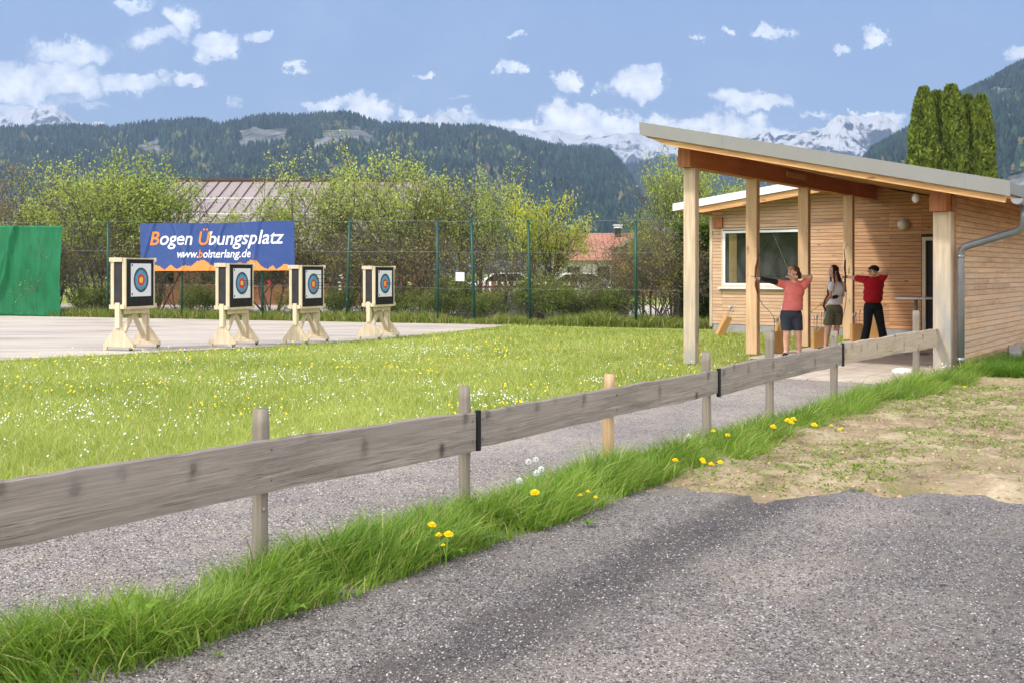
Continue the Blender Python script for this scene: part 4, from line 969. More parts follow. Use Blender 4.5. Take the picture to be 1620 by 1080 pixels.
def segmesh(name, segs, m, parent):
    A = np.array([s_[0] for s_ in segs]); B = np.array([s_[1] for s_ in segs]); ra = np.array([s_[2] for s_ in segs]); rb = np.array([s_[3] for s_ in segs])
    ra = np.maximum(ra, .005); rb = np.maximum(rb, .004)
    D = B-A; D /= np.linalg.norm(D, axis=1)[:, None]+1e-9; ref = np.where(np.abs(D[:, 2:3]) < .9, np.array([[0, 0, 1.]]), np.array([[1., 0, 0]]))
    S = np.cross(D, ref); S /= np.linalg.norm(S, axis=1)[:, None]; T_ = np.cross(S, D); K = 5; n = len(A); V = []
    for (c, r) in ((A, ra), (B, rb)):
        for k in range(K):
            a = 2*np.pi*k/K; V.append(c+(S*math.cos(a)+T_*math.sin(a))*r[:, None])
    i = np.arange(n); Ps = [np.stack([i+k*n, i+((k+1) % K)*n, i+(K+(k+1) % K)*n, i+(K+k)*n], -1) for k in range(K)]
    return npmesh(name, np.concatenate(V), Ps, m, parent, smooth=True)
def leaves(name, P0, size, rs, m, parent, color, flat=.0):
    n = len(P0); a = rs.randn(n, 3); a /= np.linalg.norm(a, axis=1)[:, None]; b = rs.randn(n, 3); b -= (b*a).sum(1)[:, None]*a; b /= np.linalg.norm(b, axis=1)[:, None]
    L = size*(.6+.8*rs.rand(n, 1)); W = L*.36
    V = np.concatenate([P0, P0+a*L*.5+b*W, P0+a*L, P0+a*L*.5-b*W]); i = np.arange(n)
    return npmesh(name, V, [np.stack([i, i+n, i+2*n, i+3*n], -1)], m, parent, color=np.tile(color, (4, 1)))
def shrub_proto(name, seed, Hh, spread, stems, nleaf, lsize, c1, c2, zlow=.18, clump=.12, depth=4, r0=.045, up=.55, cut=None, thin=.45):
    segs, tips, rs = grow(seed, Hh, spread, stems, depth, up, r0=r0)
    top = max(t[0][2] for t in tips); k = Hh/top
    segs = [(a*k, b*k, ra, rb, l) for a, b, ra, rb, l in segs]; tp = np.array([t[0]*k for t in tips])
    root = thing(name, 'x', 'x'); segmesh('trunk', segs, M['bark'], root)
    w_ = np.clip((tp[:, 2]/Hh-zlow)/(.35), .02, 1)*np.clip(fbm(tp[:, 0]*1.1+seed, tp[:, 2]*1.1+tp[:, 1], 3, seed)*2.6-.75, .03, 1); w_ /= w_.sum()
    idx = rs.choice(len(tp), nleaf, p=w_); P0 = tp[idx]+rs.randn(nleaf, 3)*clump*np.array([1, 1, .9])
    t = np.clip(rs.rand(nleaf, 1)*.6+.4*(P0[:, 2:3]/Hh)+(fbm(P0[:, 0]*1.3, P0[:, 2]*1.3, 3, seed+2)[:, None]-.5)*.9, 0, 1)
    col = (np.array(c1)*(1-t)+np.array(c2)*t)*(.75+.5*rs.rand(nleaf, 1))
    leaves('crown', P0, lsize, rs, M['leaf'], root, col); return root
PR = {}
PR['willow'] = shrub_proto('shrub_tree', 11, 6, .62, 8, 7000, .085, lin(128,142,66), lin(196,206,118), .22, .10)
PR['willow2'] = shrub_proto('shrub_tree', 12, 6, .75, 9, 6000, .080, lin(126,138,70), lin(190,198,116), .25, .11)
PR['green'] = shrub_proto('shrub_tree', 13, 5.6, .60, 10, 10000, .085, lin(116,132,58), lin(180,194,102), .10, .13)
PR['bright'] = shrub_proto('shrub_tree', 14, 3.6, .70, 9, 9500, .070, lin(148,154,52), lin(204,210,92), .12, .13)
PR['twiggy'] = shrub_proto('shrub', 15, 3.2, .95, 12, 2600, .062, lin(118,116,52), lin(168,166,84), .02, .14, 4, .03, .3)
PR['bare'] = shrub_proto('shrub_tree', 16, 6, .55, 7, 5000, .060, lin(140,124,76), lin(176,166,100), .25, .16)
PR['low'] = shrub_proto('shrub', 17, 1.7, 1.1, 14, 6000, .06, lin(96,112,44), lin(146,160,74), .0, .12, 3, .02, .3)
used = set(); OUT = []
def plant(kind, px, d, H, lab, cat='tree', rot=None, wide=1.0, group='trees and shrubs behind the wire fence'):
    o = PR[kind] if kind not in used else copy_tree(PR[kind]); used.add(kind)
    h0 = {'willow': 6, 'willow2': 6, 'green': 5.6, 'bright': 3.6, 'twiggy': 3.2, 'bare': 6, 'low': 1.7}[kind]; k = H/h0
    o.location = ((px-810)/F*d, d, 0); o.scale = (k*wide, k*wide, k); o.rotation_euler = (0, 0, random.random()*6.28 if rot is None else rot)
    tagp(o, lab, cat, group); OUT.append(o)
plant('bare', -60, 46, 6.3, 'sparse brownish tree cut by the left edge of the picture')
plant('bare', 25, 46, 6.2, 'sparse brown budding tree above the green windbreak net, left one', wide=1.1)
plant('willow', 85, 45, 6.3, 'thin yellowish tree above the right half of the green windbreak net', wide=.9)
plant('green', 165, 41, 6.2, 'leafy green tree between the windbreak net and the banner, left one', wide=1.0)
plant('green', 245, 41, 6.1, 'big leafy green tree rising over the left end of the banner', wide=1.05)
plant('twiggy', 132, 41.5, 3.4, 'twiggy brown shrub at the right edge of the windbreak net', 'shrub')
plant('twiggy', 185, 39.5, 3.3, 'twiggy shrub left of the first archery target', 'shrub')
plant('bright', 372, 41.5, 3.9, 'small bright green bush peeping over the middle of the banner', wide=.55)
plant('willow', 470, 40, 5.9, 'tall airy yellow green tree over the right end of the banner')
plant('willow2', 545, 39, 5.8, 'airy yellow green tree above the third archery target')
plant('willow', 625, 38, 6.1, 'tall airy tree rising above the fourth archery target', wide=.95)
plant('willow2', 700, 37.5, 6.0, 'wide airy willow with dark stems right of the fourth target', wide=1.05)
plant('willow', 752, 37, 5.4, 'yellow green tree left of the low bright bush', wide=.75)
plant('bright', 848, 35.5, 4.3, 'bright yellow green bush in front of the dark hill, right of centre', wide=.62)
plant('green', 1066, 36, 6.1, 'leafy tree just left of the front shelter post', wide=.62)
plant('willow', 1016, 36.5, 3.9, 'loose yellow tinged tree beside the last fence post', wide=.42)
for i_, (x_, y_) in enumerate([(-27, 6), (-31, 1), (-28, -4), (-34, 9), (-24, -8)]):
    plant('green', 810, 36, 8, 'tree beyond the left end of the plaza, outside the picture')
    OUT[-1].location = (x_, y_, 0); OUT[-1]['label'] = ['third','second','fourth','farthest','nearest'][i_]+' tree of the row beyond the left end of the plaza, counted from the camera'
plant('green', 1150, 38, 5.5, 'leafy tree seen between the shelter posts over the rear roof', wide=.85)
plant('willow2', 1215, 41, 5.2, 'leafy tree top showing through the gap under the big beam', wide=.9)
for i, (k_, px, d, H, lab) in enumerate([('twiggy',290,39,3.2,'twiggy shrub under the left part of the banner'),('twiggy',430,38,3.3,'twiggy shrub between the second and third targets'),
    ('twiggy',520,37.5,3.6,'brown twiggy shrub just right of the third target'),('twiggy',585,37,3.2,'twiggy shrub behind the fourth archery target'),('twiggy',655,36,3.4,'dense twiggy shrub right of the fourth target'),('low',722,35,1.5,'low shrub between the pair of close fence posts'),
    ('twiggy',785,34.5,2.8,'twiggy shrub left of the fence post near the bright bush'),('twiggy',905,35,2.0,'low twiggy shrub in front of the white car'),('twiggy',975,34.4,2.1,'twiggy shrub under the timber gable left of the last post'),('low',835,34,1.6,'low green shrub at the foot of the bright bush'),('low',880,33.5,1.4,'low green shrub below the red tiled roof'),('low',940,33.6,1.2,'low green shrub in front of the white house wall'),
    ('low',965,33.0,1.3,'low shrub left of the last fence post'),('twiggy',1030,33.5,3.2,'brown twiggy shrub between the last fence post and the shelter'),('twiggy',1068,32.5,2.9,'brown twiggy shrub directly behind the front shelter post'),
    ('low',150,38.5,1.3,'low weedy shrub left of the first target stand'),('low',215,38.5,1.2,'low weedy shrub behind the first target stand'),('low',320,38,1.3,'low weedy shrub between the first and second target stands'),('low',470,36.6,1.2,'low weedy shrub behind the third target stand'),('low',545,36.2,1.3,'low weedy shrub by the post right of the third stand'),
    ('low',640,35,1.2,'low weedy shrub right of the fourth target stand'),('low',700,34,1.3,'low weedy shrub at the foot of the close pair of posts'),('low',760,33.4,1.1,'low weedy shrub near the end of the plaza'),
    ('low',40,43,1.3,'low shrub behind the windbreak net'),('twiggy',60,44.5,3.2,'twiggy shrub hidden behind the windbreak net')]):
    plant(k_, px, d, H, lab, 'shrub')
# uncut grass along the wire fence
def fence_y(x): return 37.2+(x+13.6)*(30.8-37.2)/(3.45+13.6)
n = 36000; x = -24+30.5*np.random.rand(n); y = fence_y(x)-.25+2.2*np.random.rand(n)**1.5
o = blades('rough_grass', x, y, np.zeros(n), (.10+.35*np.random.rand(n))*(.3+1.2*fbm(x*1.2, y*0, 3, 88)), .025+.02*np.random.rand(n), .2+.6*np.random.rand(n), cols(n, lin(92,112,44), lin(150,164,74), lin(170,160,110), .2), M['grass'], 2)
tagp(o, 'rough uncut grass growing along the foot of the wire fence', 'grass', kind='stuff')

# thuja group behind the shelter
def thuja(seed, H, r):
    rs = np.random.RandomState(seed); root = thing('thuja_tree', 'x', 'tree'); n = 26000
    z = H*rs.rand(n)**.85; a = rs.rand(n)*6.283
    pr = r*np.clip(1.02-(z/H)**7*.80, .06, 1)*(.70+.58*fbm(a*2.2+seed, z*1.1, 4, seed))*(.90+.25*fbm(a*5, z*2.6, 2, seed+1))
    dd = pr*(1-.22*rs.rand(n)**2); c0 = np.stack([np.cos(a)*dd, np.sin(a)*dd, z], -1)
    t = np.clip(rs.rand(n, 1)*.7+(fbm(a*3+seed, z*3, 3, seed+4)[:, None]-.35), 0, 1); col = np.array(lin(56,74,24))*(1-t)+np.array(lin(134,148,56))*t
    L = .17*(.6+.8*rs.rand(n, 1)); up = np.stack([np.cos(a)*.35, np.sin(a)*.35, np.ones(n)], -1)+rs.randn(n, 3)*.48; up /= np.linalg.norm(up, axis=1)[:, None]
    b = np.cross(up, rs.randn(n, 3)); b /= np.linalg.norm(b, axis=1)[:, None]; W = L*.30
    V = np.concatenate([c0-up*L*.5, c0+b*W, c0+up*L*.6, c0-b*W]); i = np.arange(n)
    npmesh('crown', V, [np.stack([i, i+n, i+2*n, i+3*n], -1)], M['dense'], root, color=np.tile(col, (4, 1)))
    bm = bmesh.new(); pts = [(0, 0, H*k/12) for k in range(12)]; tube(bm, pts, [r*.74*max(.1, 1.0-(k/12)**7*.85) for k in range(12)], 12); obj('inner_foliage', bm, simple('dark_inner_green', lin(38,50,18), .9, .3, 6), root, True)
    bm = bmesh.new(); tube(bm, [(0, 0, -.1), (0, 0, .8)], .14, 8); obj('trunk', bm, M['bark'], root); return root
th = [thuja(1, 9.0, .62), thuja(2, 9.0, .62)]
for i, (px, ty, r_, lab) in enumerate([(1461,140,1.0,'leftmost tall columnar thuja of the clump behind the shelter roof'),(1482,146,1.05,'second thuja from the left in the clump behind the roof'),(1505,136,1.05,'tallest thuja in the middle of the clump behind the roof'),(1530,152,1.0,'fourth thuja from the left in the clump behind the roof'),(1552,152,.95,'rightmost thuja of the clump behind the shelter roof')]):
    d = 40+(i % 2)*.8; H = CH+(HZ-ty)/F*d; o = th[i] if i < 2 else copy_tree(th[i % 2]); o.location = ((px-810)/F*d, d, 0); o.scale = (r_*.84, r_*.84, H/9.0); o.rotation_euler = (0, 0, i*1.3); o['label'] = lab; o['group'] = 'clump of thujas behind the shelter'
# clipped hedge left of the hut wall
n = 42000; x = 4.9+1.7*np.random.rand(n); z = 2.95*np.random.rand(n); y = 33.2-.35*np.random.rand(n)*(1+fbm(x*2, z*2, 3, 4)); P0 = np.stack([x, y, z], -1)
hd = thing('hedge', 'tall dark clipped hedge standing behind the left corner of the hut', 'hedge', (0, 0, 0)); t = np.random.rand(n, 1)
leaves('foliage', P0, .09, np.random.RandomState(4), M['leaf'], hd, np.array(lin(60,76,30))*(1-t)+np.array(lin(112,130,56))*t)
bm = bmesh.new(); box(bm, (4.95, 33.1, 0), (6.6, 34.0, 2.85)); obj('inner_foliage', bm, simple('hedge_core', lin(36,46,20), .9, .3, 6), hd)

# ================================================================== wire fence, net, banner
ff = thing('wire_fence', 'tall green post and wire mesh fence along the back of the field', 'fence')
def fp(px):  # fence point below a photo column
    t = (px-810)/F; a = (30.8-37.2)/17.05; y = (37.2+13.6*a)/(1-t*a); return Vector((t*y, y, 0))
def ftop(px): p = fp(px); return CH+(HZ-np.interp(px, [0, 170, 1005], [352, 351, 350]))/F*p.y
for px in (-120, -10, 62, 171, 288, 415, 548, 692, 751, 839, 1006):
    p = fp(px); h = ftop(px); bm = bmesh.new(); ln = {548: .10, 751: -.10, 839: -.06}.get(px, 0)
    tube(bm, [(0, 0, -.1), (ln, 0, h)], .042, 10); bm2 = None
    tube(bm, [(ln, 0, h), (ln, 0, h+.03)], .048, 10); o = obj('fence_post', bm, M['greenpost'], ff, True); o.location = p-Vector((ln, 0, 0)) if False else p
pA = fp(-120); pB = fp(1075); dF = (pB-pA); LF = dF.length; dF.normalize()
bm = bmesh.new()
for hz_, r_ in ((1.0, .005), (.70, .004), (.35, .003), (.02, .003)):
    pts = []
    for k in range(41):
        p = pA+dF*LF*k/40; pxk = 810+p.x/p.y*F; pts.append(p+Vector((0, -.05, ftop(pxk)*hz_-.012*math.sin(k*1.3))))
    tube(bm, pts, r_, 4, False)
obj('tension_wires', bm, M['wire'], ff)
V = []; i0 = 0; sp = .12; Hm = 3.1; nd_ = int((LF+Hm)/sp)
for sgn in (1, -1):
    for k in range(nd_):
        a = k*sp-(Hm if sgn > 0 else 0); b = a+sgn*Hm; za, zb = 0.02, Hm
        def cl(a, z): return a, z
        for (q, z) in (((a, za)), ((b, zb))):
            pass
        # clip to [0, LF]
        t0, t1 = 0., 1.
        for lim, s_ in ((0, 1), (LF, -1)):
            fa_, fb_ = s_*(a-lim), s_*(b-lim)
            if fa_ < 0 and fb_ < 0: t0 = 2; break
            if fa_ < 0: t0 = max(t0, fa_/(fa_-fb_))
            elif fb_ < 0: t1 = min(t1, fa_/(fa_-fb_))
        if t0 >= t1: continue
        for t_ in (t0, t1):
            q = a+(b-a)*t_; z = za+(zb-za)*t_; p = pA+dF*q; V += [(p.x, p.y-.03, z), (p.x, p.y-.03, z+.0020), (p.x, p.y-.032, z+.0010)]
V = np.array(V); nw = len(V)//6; b = np.arange(nw)*6
npmesh('mesh_wire', V, [np.stack([b+j, b+(j+1) % 3, b+3+(j+1) % 3, b+3+j], -1) for j in range(3)], M['wire'], ff)
# green windbreak net hung on the fence
def cloth(name, pA_, pB_, ztA, ztB, zbA, zbB, amp, m, nx=140, nz=60, seed=1, off=.09, fold=None, parent=None):
    A = Vector(pA_); B = Vector(pB_); D = B-A; nrm = Vector((D.y, -D.x, 0)).normalized()
    if nrm.y > 0: nrm = -nrm
    U_, W_ = np.meshgrid(np.linspace(0, 1, nx), np.linspace(0, 1, nz)); L = D.length
    zt = ztA+(ztB-ztA)*U_; zb = zbA+(zbB-zbA)*U_; Z = zb+(zt-zb)*W_
    w_ = fold(U_, W_, L) if fold else 0
    w_ = w_+amp*(fbm(U_*L*1.1+seed, Z*.7, 3, seed)-.5)*2+amp*.35*(fbm(U_*L*5+seed, Z*1.2, 3, seed+3)-.5)*2
    if fold is None: Z = Z-np.abs(np.sin(U_*L*2.6))*.03*W_
    X_ = A.x+D.x*U_+nrm.x*(off+w_); Y_ = A.y+D.y*U_+nrm.y*(off+w_)
    V_ = np.stack([X_, Y_, Z], -1); idx = np.arange(nx*nz).reshape(nz, nx)
    q = np.stack([idx[:-1, :-1], idx[:-1, 1:], idx[1:, 1:], idx[1:, :-1]], -1).reshape(-1, 4)
    o = npmesh(name, V_.reshape(-1, 3), [q], m, parent, smooth=True)
    so_ = o.modifiers.new('s', 'SOLIDIFY'); so_.thickness = .006
    return o, (A, D, nrm, off)
M['net'] = mat('green_net', lambda g: pbsdf(g, g.mix(.5, lin(10,98,58), g.ramp(g.noise(g.scalev(oc(g), (6, 6, 1.5)), 1, 5, .6), [(.3, lin(8,82,46)), (.7, lin(18,122,74))])), .55, g.noise(g.scalev(oc(g), (5, 5, 1)), 1, 4, .6), .5, .05, spec=.3))
def Z0(W_): return W_*3.1
def netfold(U_, W_, L): 
    x = U_*L; return .05*np.sin(x*7+2*W_)*(1-W_)**.7+.12*np.exp(-((x-(1.75+1.0*W_))/.10)**2)+.09*np.exp(-((x-(1.35+1.3*W_))/.13)**2)+.05*np.exp(-((x-2.55)/.03)**2)+.06*np.exp(-((x-(3.4-.5*W_))/.10)**2)+.03*np.sin(Z0(W_)*2.4+x)
p0 = fp(-60); p1 = fp(103)
nt_, _ = cloth('windbreak_net', p0-Vector((0, .2, 0)), p1-Vector((0, .2, 0)), 3.18, 3.10, .06, .02, .05, M['net'], fold=netfold, seed=4)
tagp(nt_, 'large bright green windbreak net hung on the fence at far left', 'net')
# banner with its writing
bn = thing('banner', 'wide blue and orange banner with white and orange lettering tied to the fence', 'banner', (0, 0, 0))
b0 = fp(228)-Vector((0, .15, 0)); b1 = fp(470)-Vector((0, .15, 0)); BL = (b1-b0).length
zT0 = CH+(HZ-355)/F*b0.y; zT1 = CH+(HZ-350.5)/F*b1.y; zB0 = CH+(HZ-429)/F*b0.y; zB1 = CH+(HZ-428)/F*b1.y
def bfold(U_, W_, L):
    x = U_*L
    f = .035*np.sin(x*2.1+W_*1.5)
    for (xc, sl_, a, s_) in ((.55, -.5, .05, .06), (1.25, .6, .06, .05), (2.0, -.35, .04, .06), (2.7, .4, .05, .05), (3.3, -.6, .035, .05), (3.9, .5, .04, .06), (4.55, -.2, .05, .06)):
        f = f+a*np.exp(-((x-xc-sl_*(1-W_)*1.1)/s_)**2)
    return f
def banner_surface(U_, Wz):  # offset used by cloth, so that the print follows the folds
    return bfold(U_, Wz, BL)+.02*(fbm(U_*BL*1.1+9, (zB0+(zT0-zB0)*Wz)*.7, 3, 9)-.5)*2+.02*.35*(fbm(U_*BL*5+9, (zB0+(zT0-zB0)*Wz)*1.2, 3, 12)-.5)*2
DB = (b1-b0).normalized(); NB = Vector((DB.y, -DB.x, 0)).normalized(); NB = -NB if NB.y > 0 else NB
def bpt(u, w_, lift=0):
    u = np.asarray(u, float); w_ = np.asarray(w_, float); off = .09+banner_surface(u, w_)+lift
    top = zT0+(zT1-zT0)*u+.02*np.sin(u*9); bot = zB0+(zB1-zB0)*u
    z = bot+(top-bot)*w_; return np.stack([b0.x+DB.x*BL*u+NB.x*off, b0.y+DB.y*BL*u+NB.y*off, z], -1)
nx, nz = 200, 50; U_, W_ = np.meshgrid(np.linspace(0, 1, nx), np.linspace(0, 1, nz)); V = bpt(U_, W_).reshape(-1, 3); idx = np.arange(nx*nz).reshape(nz, nx)
q = np.stack([idx[:-1, :-1], idx[:-1, 1:], idx[1:, 1:], idx[1:, :-1]], -1).reshape(-1, 4)
# jagged orange mountain border along the lower edge
zig = [(0, .12), (.09, .13), (.13, .10), (.165, .02), (.205, .13), (.245, .03), (.30, .12), (.335, .09), (.375, .20), (.42, .23), (.47, .12), (.53, .05), (.60, .13), (.66, .16), (.70, .14), (.725, .22), (.76, .20), (.80, .06), (.83, .02), (.86, .10), (.885, .02), (.93, .12), (1, .10)]
cu = (U_[:-1, :-1]+U_[1:, 1:]).ravel()/2; cw = (W_[:-1, :-1]+W_[1:, 1:]).ravel()/2
mi_ = (cw < interp(zig, cu)).astype(int)
M['bluecloth'] = mat('blue_vinyl', lambda g: pbsdf(g, lin(36,66,126), .38, g.noise(g.scalev(oc(g), (3, 3, 3)), 1, 4, .6), .35, .05, spec=.5))
M['orangecloth'] = mat('orange_vinyl', lambda g: pbsdf(g, lin(224,140,62), .4, g.noise(oc(g), 3, 4, .6), .35, .05, spec=.5))
bc = npmesh('banner_cloth', V, [q], [M['bluecloth'], M['orangecloth']], bn, smooth=True, mi=mi_)
def lettering(chars, u0, w0, size, sx, m, name, shear=.22, track=1.0, bold=.012, upto=None):
    """text curve turned into mesh and laid on the folds of the banner; returns end position"""
    cu_ = bpy.data.curves.new('t', 'FONT'); cu_.body = chars; cu_.size = 1; cu_.shear = shear; cu_.offset = bold; cu_.space_character = track; cu_.resolution_u = 3
    to = bpy.data.objects.new('t', cu_); C.objects.link(to); dg = bpy.context.evaluated_depsgraph_get(); me = bpy.data.meshes.new_from_object(to.evaluated_get(dg))
    bpy.data.objects.remove(to); bpy.data.curves.remove(cu_)
    bm = bmesh.new(); bm.from_mesh(me); bpy.data.meshes.remove(me)
    # cut finely so that it can follow the folds
    xs = [v_.co.x for v_ in bm.verts]; x = min(xs)
    while x < max(xs):
        bmesh.ops.bisect_plane(bm, geom=bm.verts[:]+bm.edges[:]+bm.faces[:], plane_co=(x, 0, 0), plane_no=(1, 0, 0)); x += .08/ max(.3, sx)
    y = -.3
    while y < 1.1: bmesh.ops.bisect_plane(bm, geom=bm.verts[:]+bm.edges[:]+bm.faces[:], plane_co=(0, y, 0), plane_no=(0, 1, 0)); y += .12
    Hb = (zT0-zB0); mx = 0
    co = np.array([v_.co[:] for v_ in bm.verts]); uu = u0+co[:, 0]*size*sx/BL; ww = w0+co[:, 1]*size/Hb; Q = bpt(uu, ww, .009)
    for v_, p in zip(bm.verts, Q): v_.co = p
    obj(name, bm, m, bn, smooth=False); return uu.max()
def text_width(chars, track, shear=.22, bold=.012):
    cu_ = bpy.data.curves.new('t', 'FONT'); cu_.body = chars; cu_.size = 1; cu_.shear = shear; cu_.space_character = track; cu_.offset = bold
    to = bpy.data.objects.new('t', cu_); C.objects.link(to); bpy.context.view_layer.update(); w_ = to.dimensions.x; bpy.data.objects.remove(to); bpy.data.curves.remove(cu_); return w_
def U_px(px): return (px-228)/242.
def line(words, w0, size, px0, px1):
    full = ''.join(a for a, _ in words); tot = text_width(full, 1.0); sx = (U_px(px1)-U_px(px0))*BL/(tot*size); done = ''
    for a, m in words:
        pre = text_width(done+a, 1.0)-text_width(a, 1.0) if done else 0
        if a.strip(): lettering(a.strip(), U_px(px0)+pre*size*sx/BL, w0, size, sx, m, 'lettering')
        done += a
line([('B', M['orange']), ('ogen ', M['lettering']), ('Ü', M['orange']), ('bungsplatz', M['lettering'])], .545, .62, 243, 453)
line([('www.', M['lettering']), ('b', M['orange']), ('olsterlang.de', M['lettering'])], .275, .37, 286, 404)
# a small white notice on the mesh
bm = bmesh.new(); p = fp(728); box(bm, (p.x-.13, p.y-.10, 1.27), (p.x+.13, p.y-.08, 1.53)); tagp(obj('notice_board', bm, M['white']), 'small blank white notice fixed to the wire fence between two posts', 'sign')

# ================================================================== archery targets
M['foam'] = simple('black_foam', (.014,.013,.014), .7, .3, 20, .2); M['foam_side'] = simple('dark_grey_side_panel', (.03,.028,.032), .7, .3, 8)
M['paper'] = simple('target_paper', (.74,.75,.82), .7, .03, 5); M['ring_black'] = simple('ring_black', (.03,.035,.045), .7)
M['ring_blue'] = simple('ring_blue', lin(86,156,196), .7); M['ring_red'] = simple('ring_red', lin(212,72,78), .7); M['ring_yellow'] = simple('ring_yellow', lin(240,205,70), .7)
M['printb'] = simple('print_dark_blue', lin(40,48,90), .7)
def target_proto():
    t = thing('archery_target', 'x', 'archery target', group='wheeled archery targets on the plaza')
    # block: face at x=+.17 looking along +x, width along y
    bm = bmesh.new(); box(bm, (-.13, -.445, .845), (.165, .455, 1.765)); 
    blk = obj('foam_block', bm, M['foam'], t)
    bm = bmesh.new()
    for y in (-.30, -.12, .02, .16, .34): box(bm, (.163, y, .85), (.1668, y+.004, 1.76))
    obj('layer_seams', bm, simple('foam_seam', (.06,.045,.035), .7), blk)
    bm = bmesh.new(); box(bm, (-.10, -.462, .88), (.10, -.446, 1.73)); obj('side_panel', bm, M['foam_side'], t)
    bm = bmesh.new()
    bm.free()
    for nm, lo, hi in (('stile', (.095, -.475, .80), (.175, -.447, 1.79)), ('stile', (-.165, -.475, .80), (-.095, -.447, 1.79)), ('stile', (.115, .458, .80), (.172, .490, 1.79)), ('stile', (-.165, .458, .80), (-.09, .490, 1.79)),
        ('rail', (-.19, -.492, 1.715), (.10, -.477, 1.80)), ('rail', (-.19, -.492, .80), (.15, -.477, .885)), ('rail', (-.18, -.44, 1.768), (.172, .45, 1.795)), ('rail', (.05, .492, 1.72), (.20, .508, 1.80)), ('rail', (.05, .492, .80), (.20, .508, .89)), ('rail', (-.18, -.44, .79), (.19, .45, .842))):
        bm = bmesh.new(); box(bm, lo, hi); obj(nm, bm, M['pine'], t)
    bm = bmesh.new()
    box(bm, (.06, -.38, .70), (.12, .38, .788)); box(bm, (-.12, -.38, .70), (-.06, .38, .788)); obj('crossbeam', bm, M['pine'], t)
    for sy in (-1, 1):
        y0, y1 = (-.475, -.445) if sy < 0 else (.43, .46)
        bm = bmesh.new(); prism(bm, [(-.335, .07), (.335, .07), (.335, .115), (.06, .45), (.055, .80), (-.055, .80), (-.06, .45), (-.335, .115)], 'y', y0, y1)
        box(bm, (-.05, y0-.03 if sy < 0 else y1+.002, .43), (.05, y0-.002 if sy < 0 else y1+.03, .92)); obj('side_frame', bm, M['pine'], t)
        bm = bmesh.new(); yy0 = y1+.002 if sy < 0 else y0-.062
        box(bm, (-.33, yy0, .07), (.33, yy0+.06, .13)); box(bm, (-.05, yy0, .132), (.05, yy0+.045, .70)); obj('foot_beam', bm, M['pine'], t)
        bm = bmesh.new(); box(bm, (-.31, (y0+y1)/2-.03, 0), (-.25, (y0+y1)/2+.03, .068)); obj('foot_block', bm, M['pine'], t)
        for x_ in ((.29,) if sy < 0 else (-.27, .29)):
            bm = bmesh.new(); yc = (y0+y1)/2+.0; box(bm, (x_-.03, yc-.025, .058), (x_+.03, yc+.025, .068)); box(bm, (x_-.02, yc-.022, .03), (x_+.015, yc-.018, .058)); box(bm, (x_-.02, yc+.018, .03), (x_+.015, yc+.022, .058)); cs = obj('castor', bm, M['zinc'], t)
            bm = bmesh.new(); tube(bm, [(x_-.012, yc-.013, .032), (x_-.012, yc+.013, .032)], .032, 14); obj('wheel', bm, M['black'], cs)
    bm = bmesh.new(); beam(bm, (0, .02, .74), (0, -.40, .17), .05, .08, (1, 0, 0)); obj('brace', bm, M['pine'], t)
    bm = bmesh.new(); beam(bm, (0, -.02, .74), (0, .40, .17), .05, .08, (1, 0, 0)); obj('brace', bm, M['pine'], t)
    # paper face: sheet and rings
    bm = bmesh.new(); cy, cz, w_, h_ = .03, 1.36, .335, .325
    f = bm.faces.new([bm.verts.new(p) for p in ((.170, cy-w_, cz-h_), (.170, cy+w_, cz-h_), (.170, cy+w_, cz+h_), (.170, cy-w_, cz+h_))]); f.material_index = 0
    bands = [(.245, 1), (.195, 2), (.122, 3), (.060, 4), (0, None)]; N = 40
    for i in range(4):
        r1, mi = bands[i]; r0 = bands[i+1][0]; x_ = .1725
        o1 = [bm.verts.new((x_, cy+r1*math.cos(a), cz+r1*math.sin(a))) for a in [2*math.pi*k/N for k in range(N)]]
        if r0 > 0:
            o0 = [bm.verts.new((x_, cy+r0*math.cos(a), cz+r0*math.sin(a))) for a in [2*math.pi*k/N for k in range(N)]]
            for k in range(N): bm.faces.new([o1[k], o1[(k+1) % N], o0[(k+1) % N], o0[k]]).material_index = mi
        else: bm.faces.new(o1).material_index = mi
    for r_ in (.220, .158, .092, .03):   # thin scoring lines
        x_ = .1740; rr_ = r_-.0022; col_ = 0 if r_ > .2 else 1
        o1 = [bm.verts.new((x_, cy+r_*math.cos(a), cz+r_*math.sin(a))) for a in [2*math.pi*k/N for k in range(N)]]; o0 = [bm.verts.new((x_, cy+rr_*math.cos(a), cz+rr_*math.sin(a))) for a in [2*math.pi*k/N for k in range(N)]]
        for k in range(N): bm.faces.new([o1[k], o1[(k+1) % N], o0[(k+1) % N], o0[k]]).material_index = col_
    for (a, b) in ((-.31, .27), (-.31, -.30)):
        bm.faces.new([bm.verts.new((.1725, cy+a+dy, cz+b+dz)) for dy, dz in ((0, 0), (.035, 0), (.035, .045), (0, .045))]).material_index = 5
    me = bpy.data.meshes.new('target_face'); bm.to_mesh(me); bm.free(); link('target_face', me, [M['paper'], M['ring_black'], M['ring_blue'], M['ring_red'], M['ring_yellow'], M['printb']], t)
    return t
tp = target_proto(); TG = []
for i, (px, d, th_, sc_z, lab) in enumerate([(210,21.95,16,1.0,'leftmost archery target, beside the green net, with no arrows in it'),(371,22.9,19,.945,'archery target under the right half of the banner, red fletched arrows in it'),(485,23.85,22,.925,'archery target just right of the banner with several arrows in its face'),(599,25.35,23.5,.92,'rightmost and farthest archery target, a yellow fletched arrow in it')]):
    o = tp if i == 0 else copy_tree(tp); o.location = ((px-810)/F*d, d, .024); o.rotation_euler = (0, 0, -R(th_)); o.scale = (sc_z,)*3; o['label'] = lab; TG.append((o.location.copy(), R(th_), sc_z))
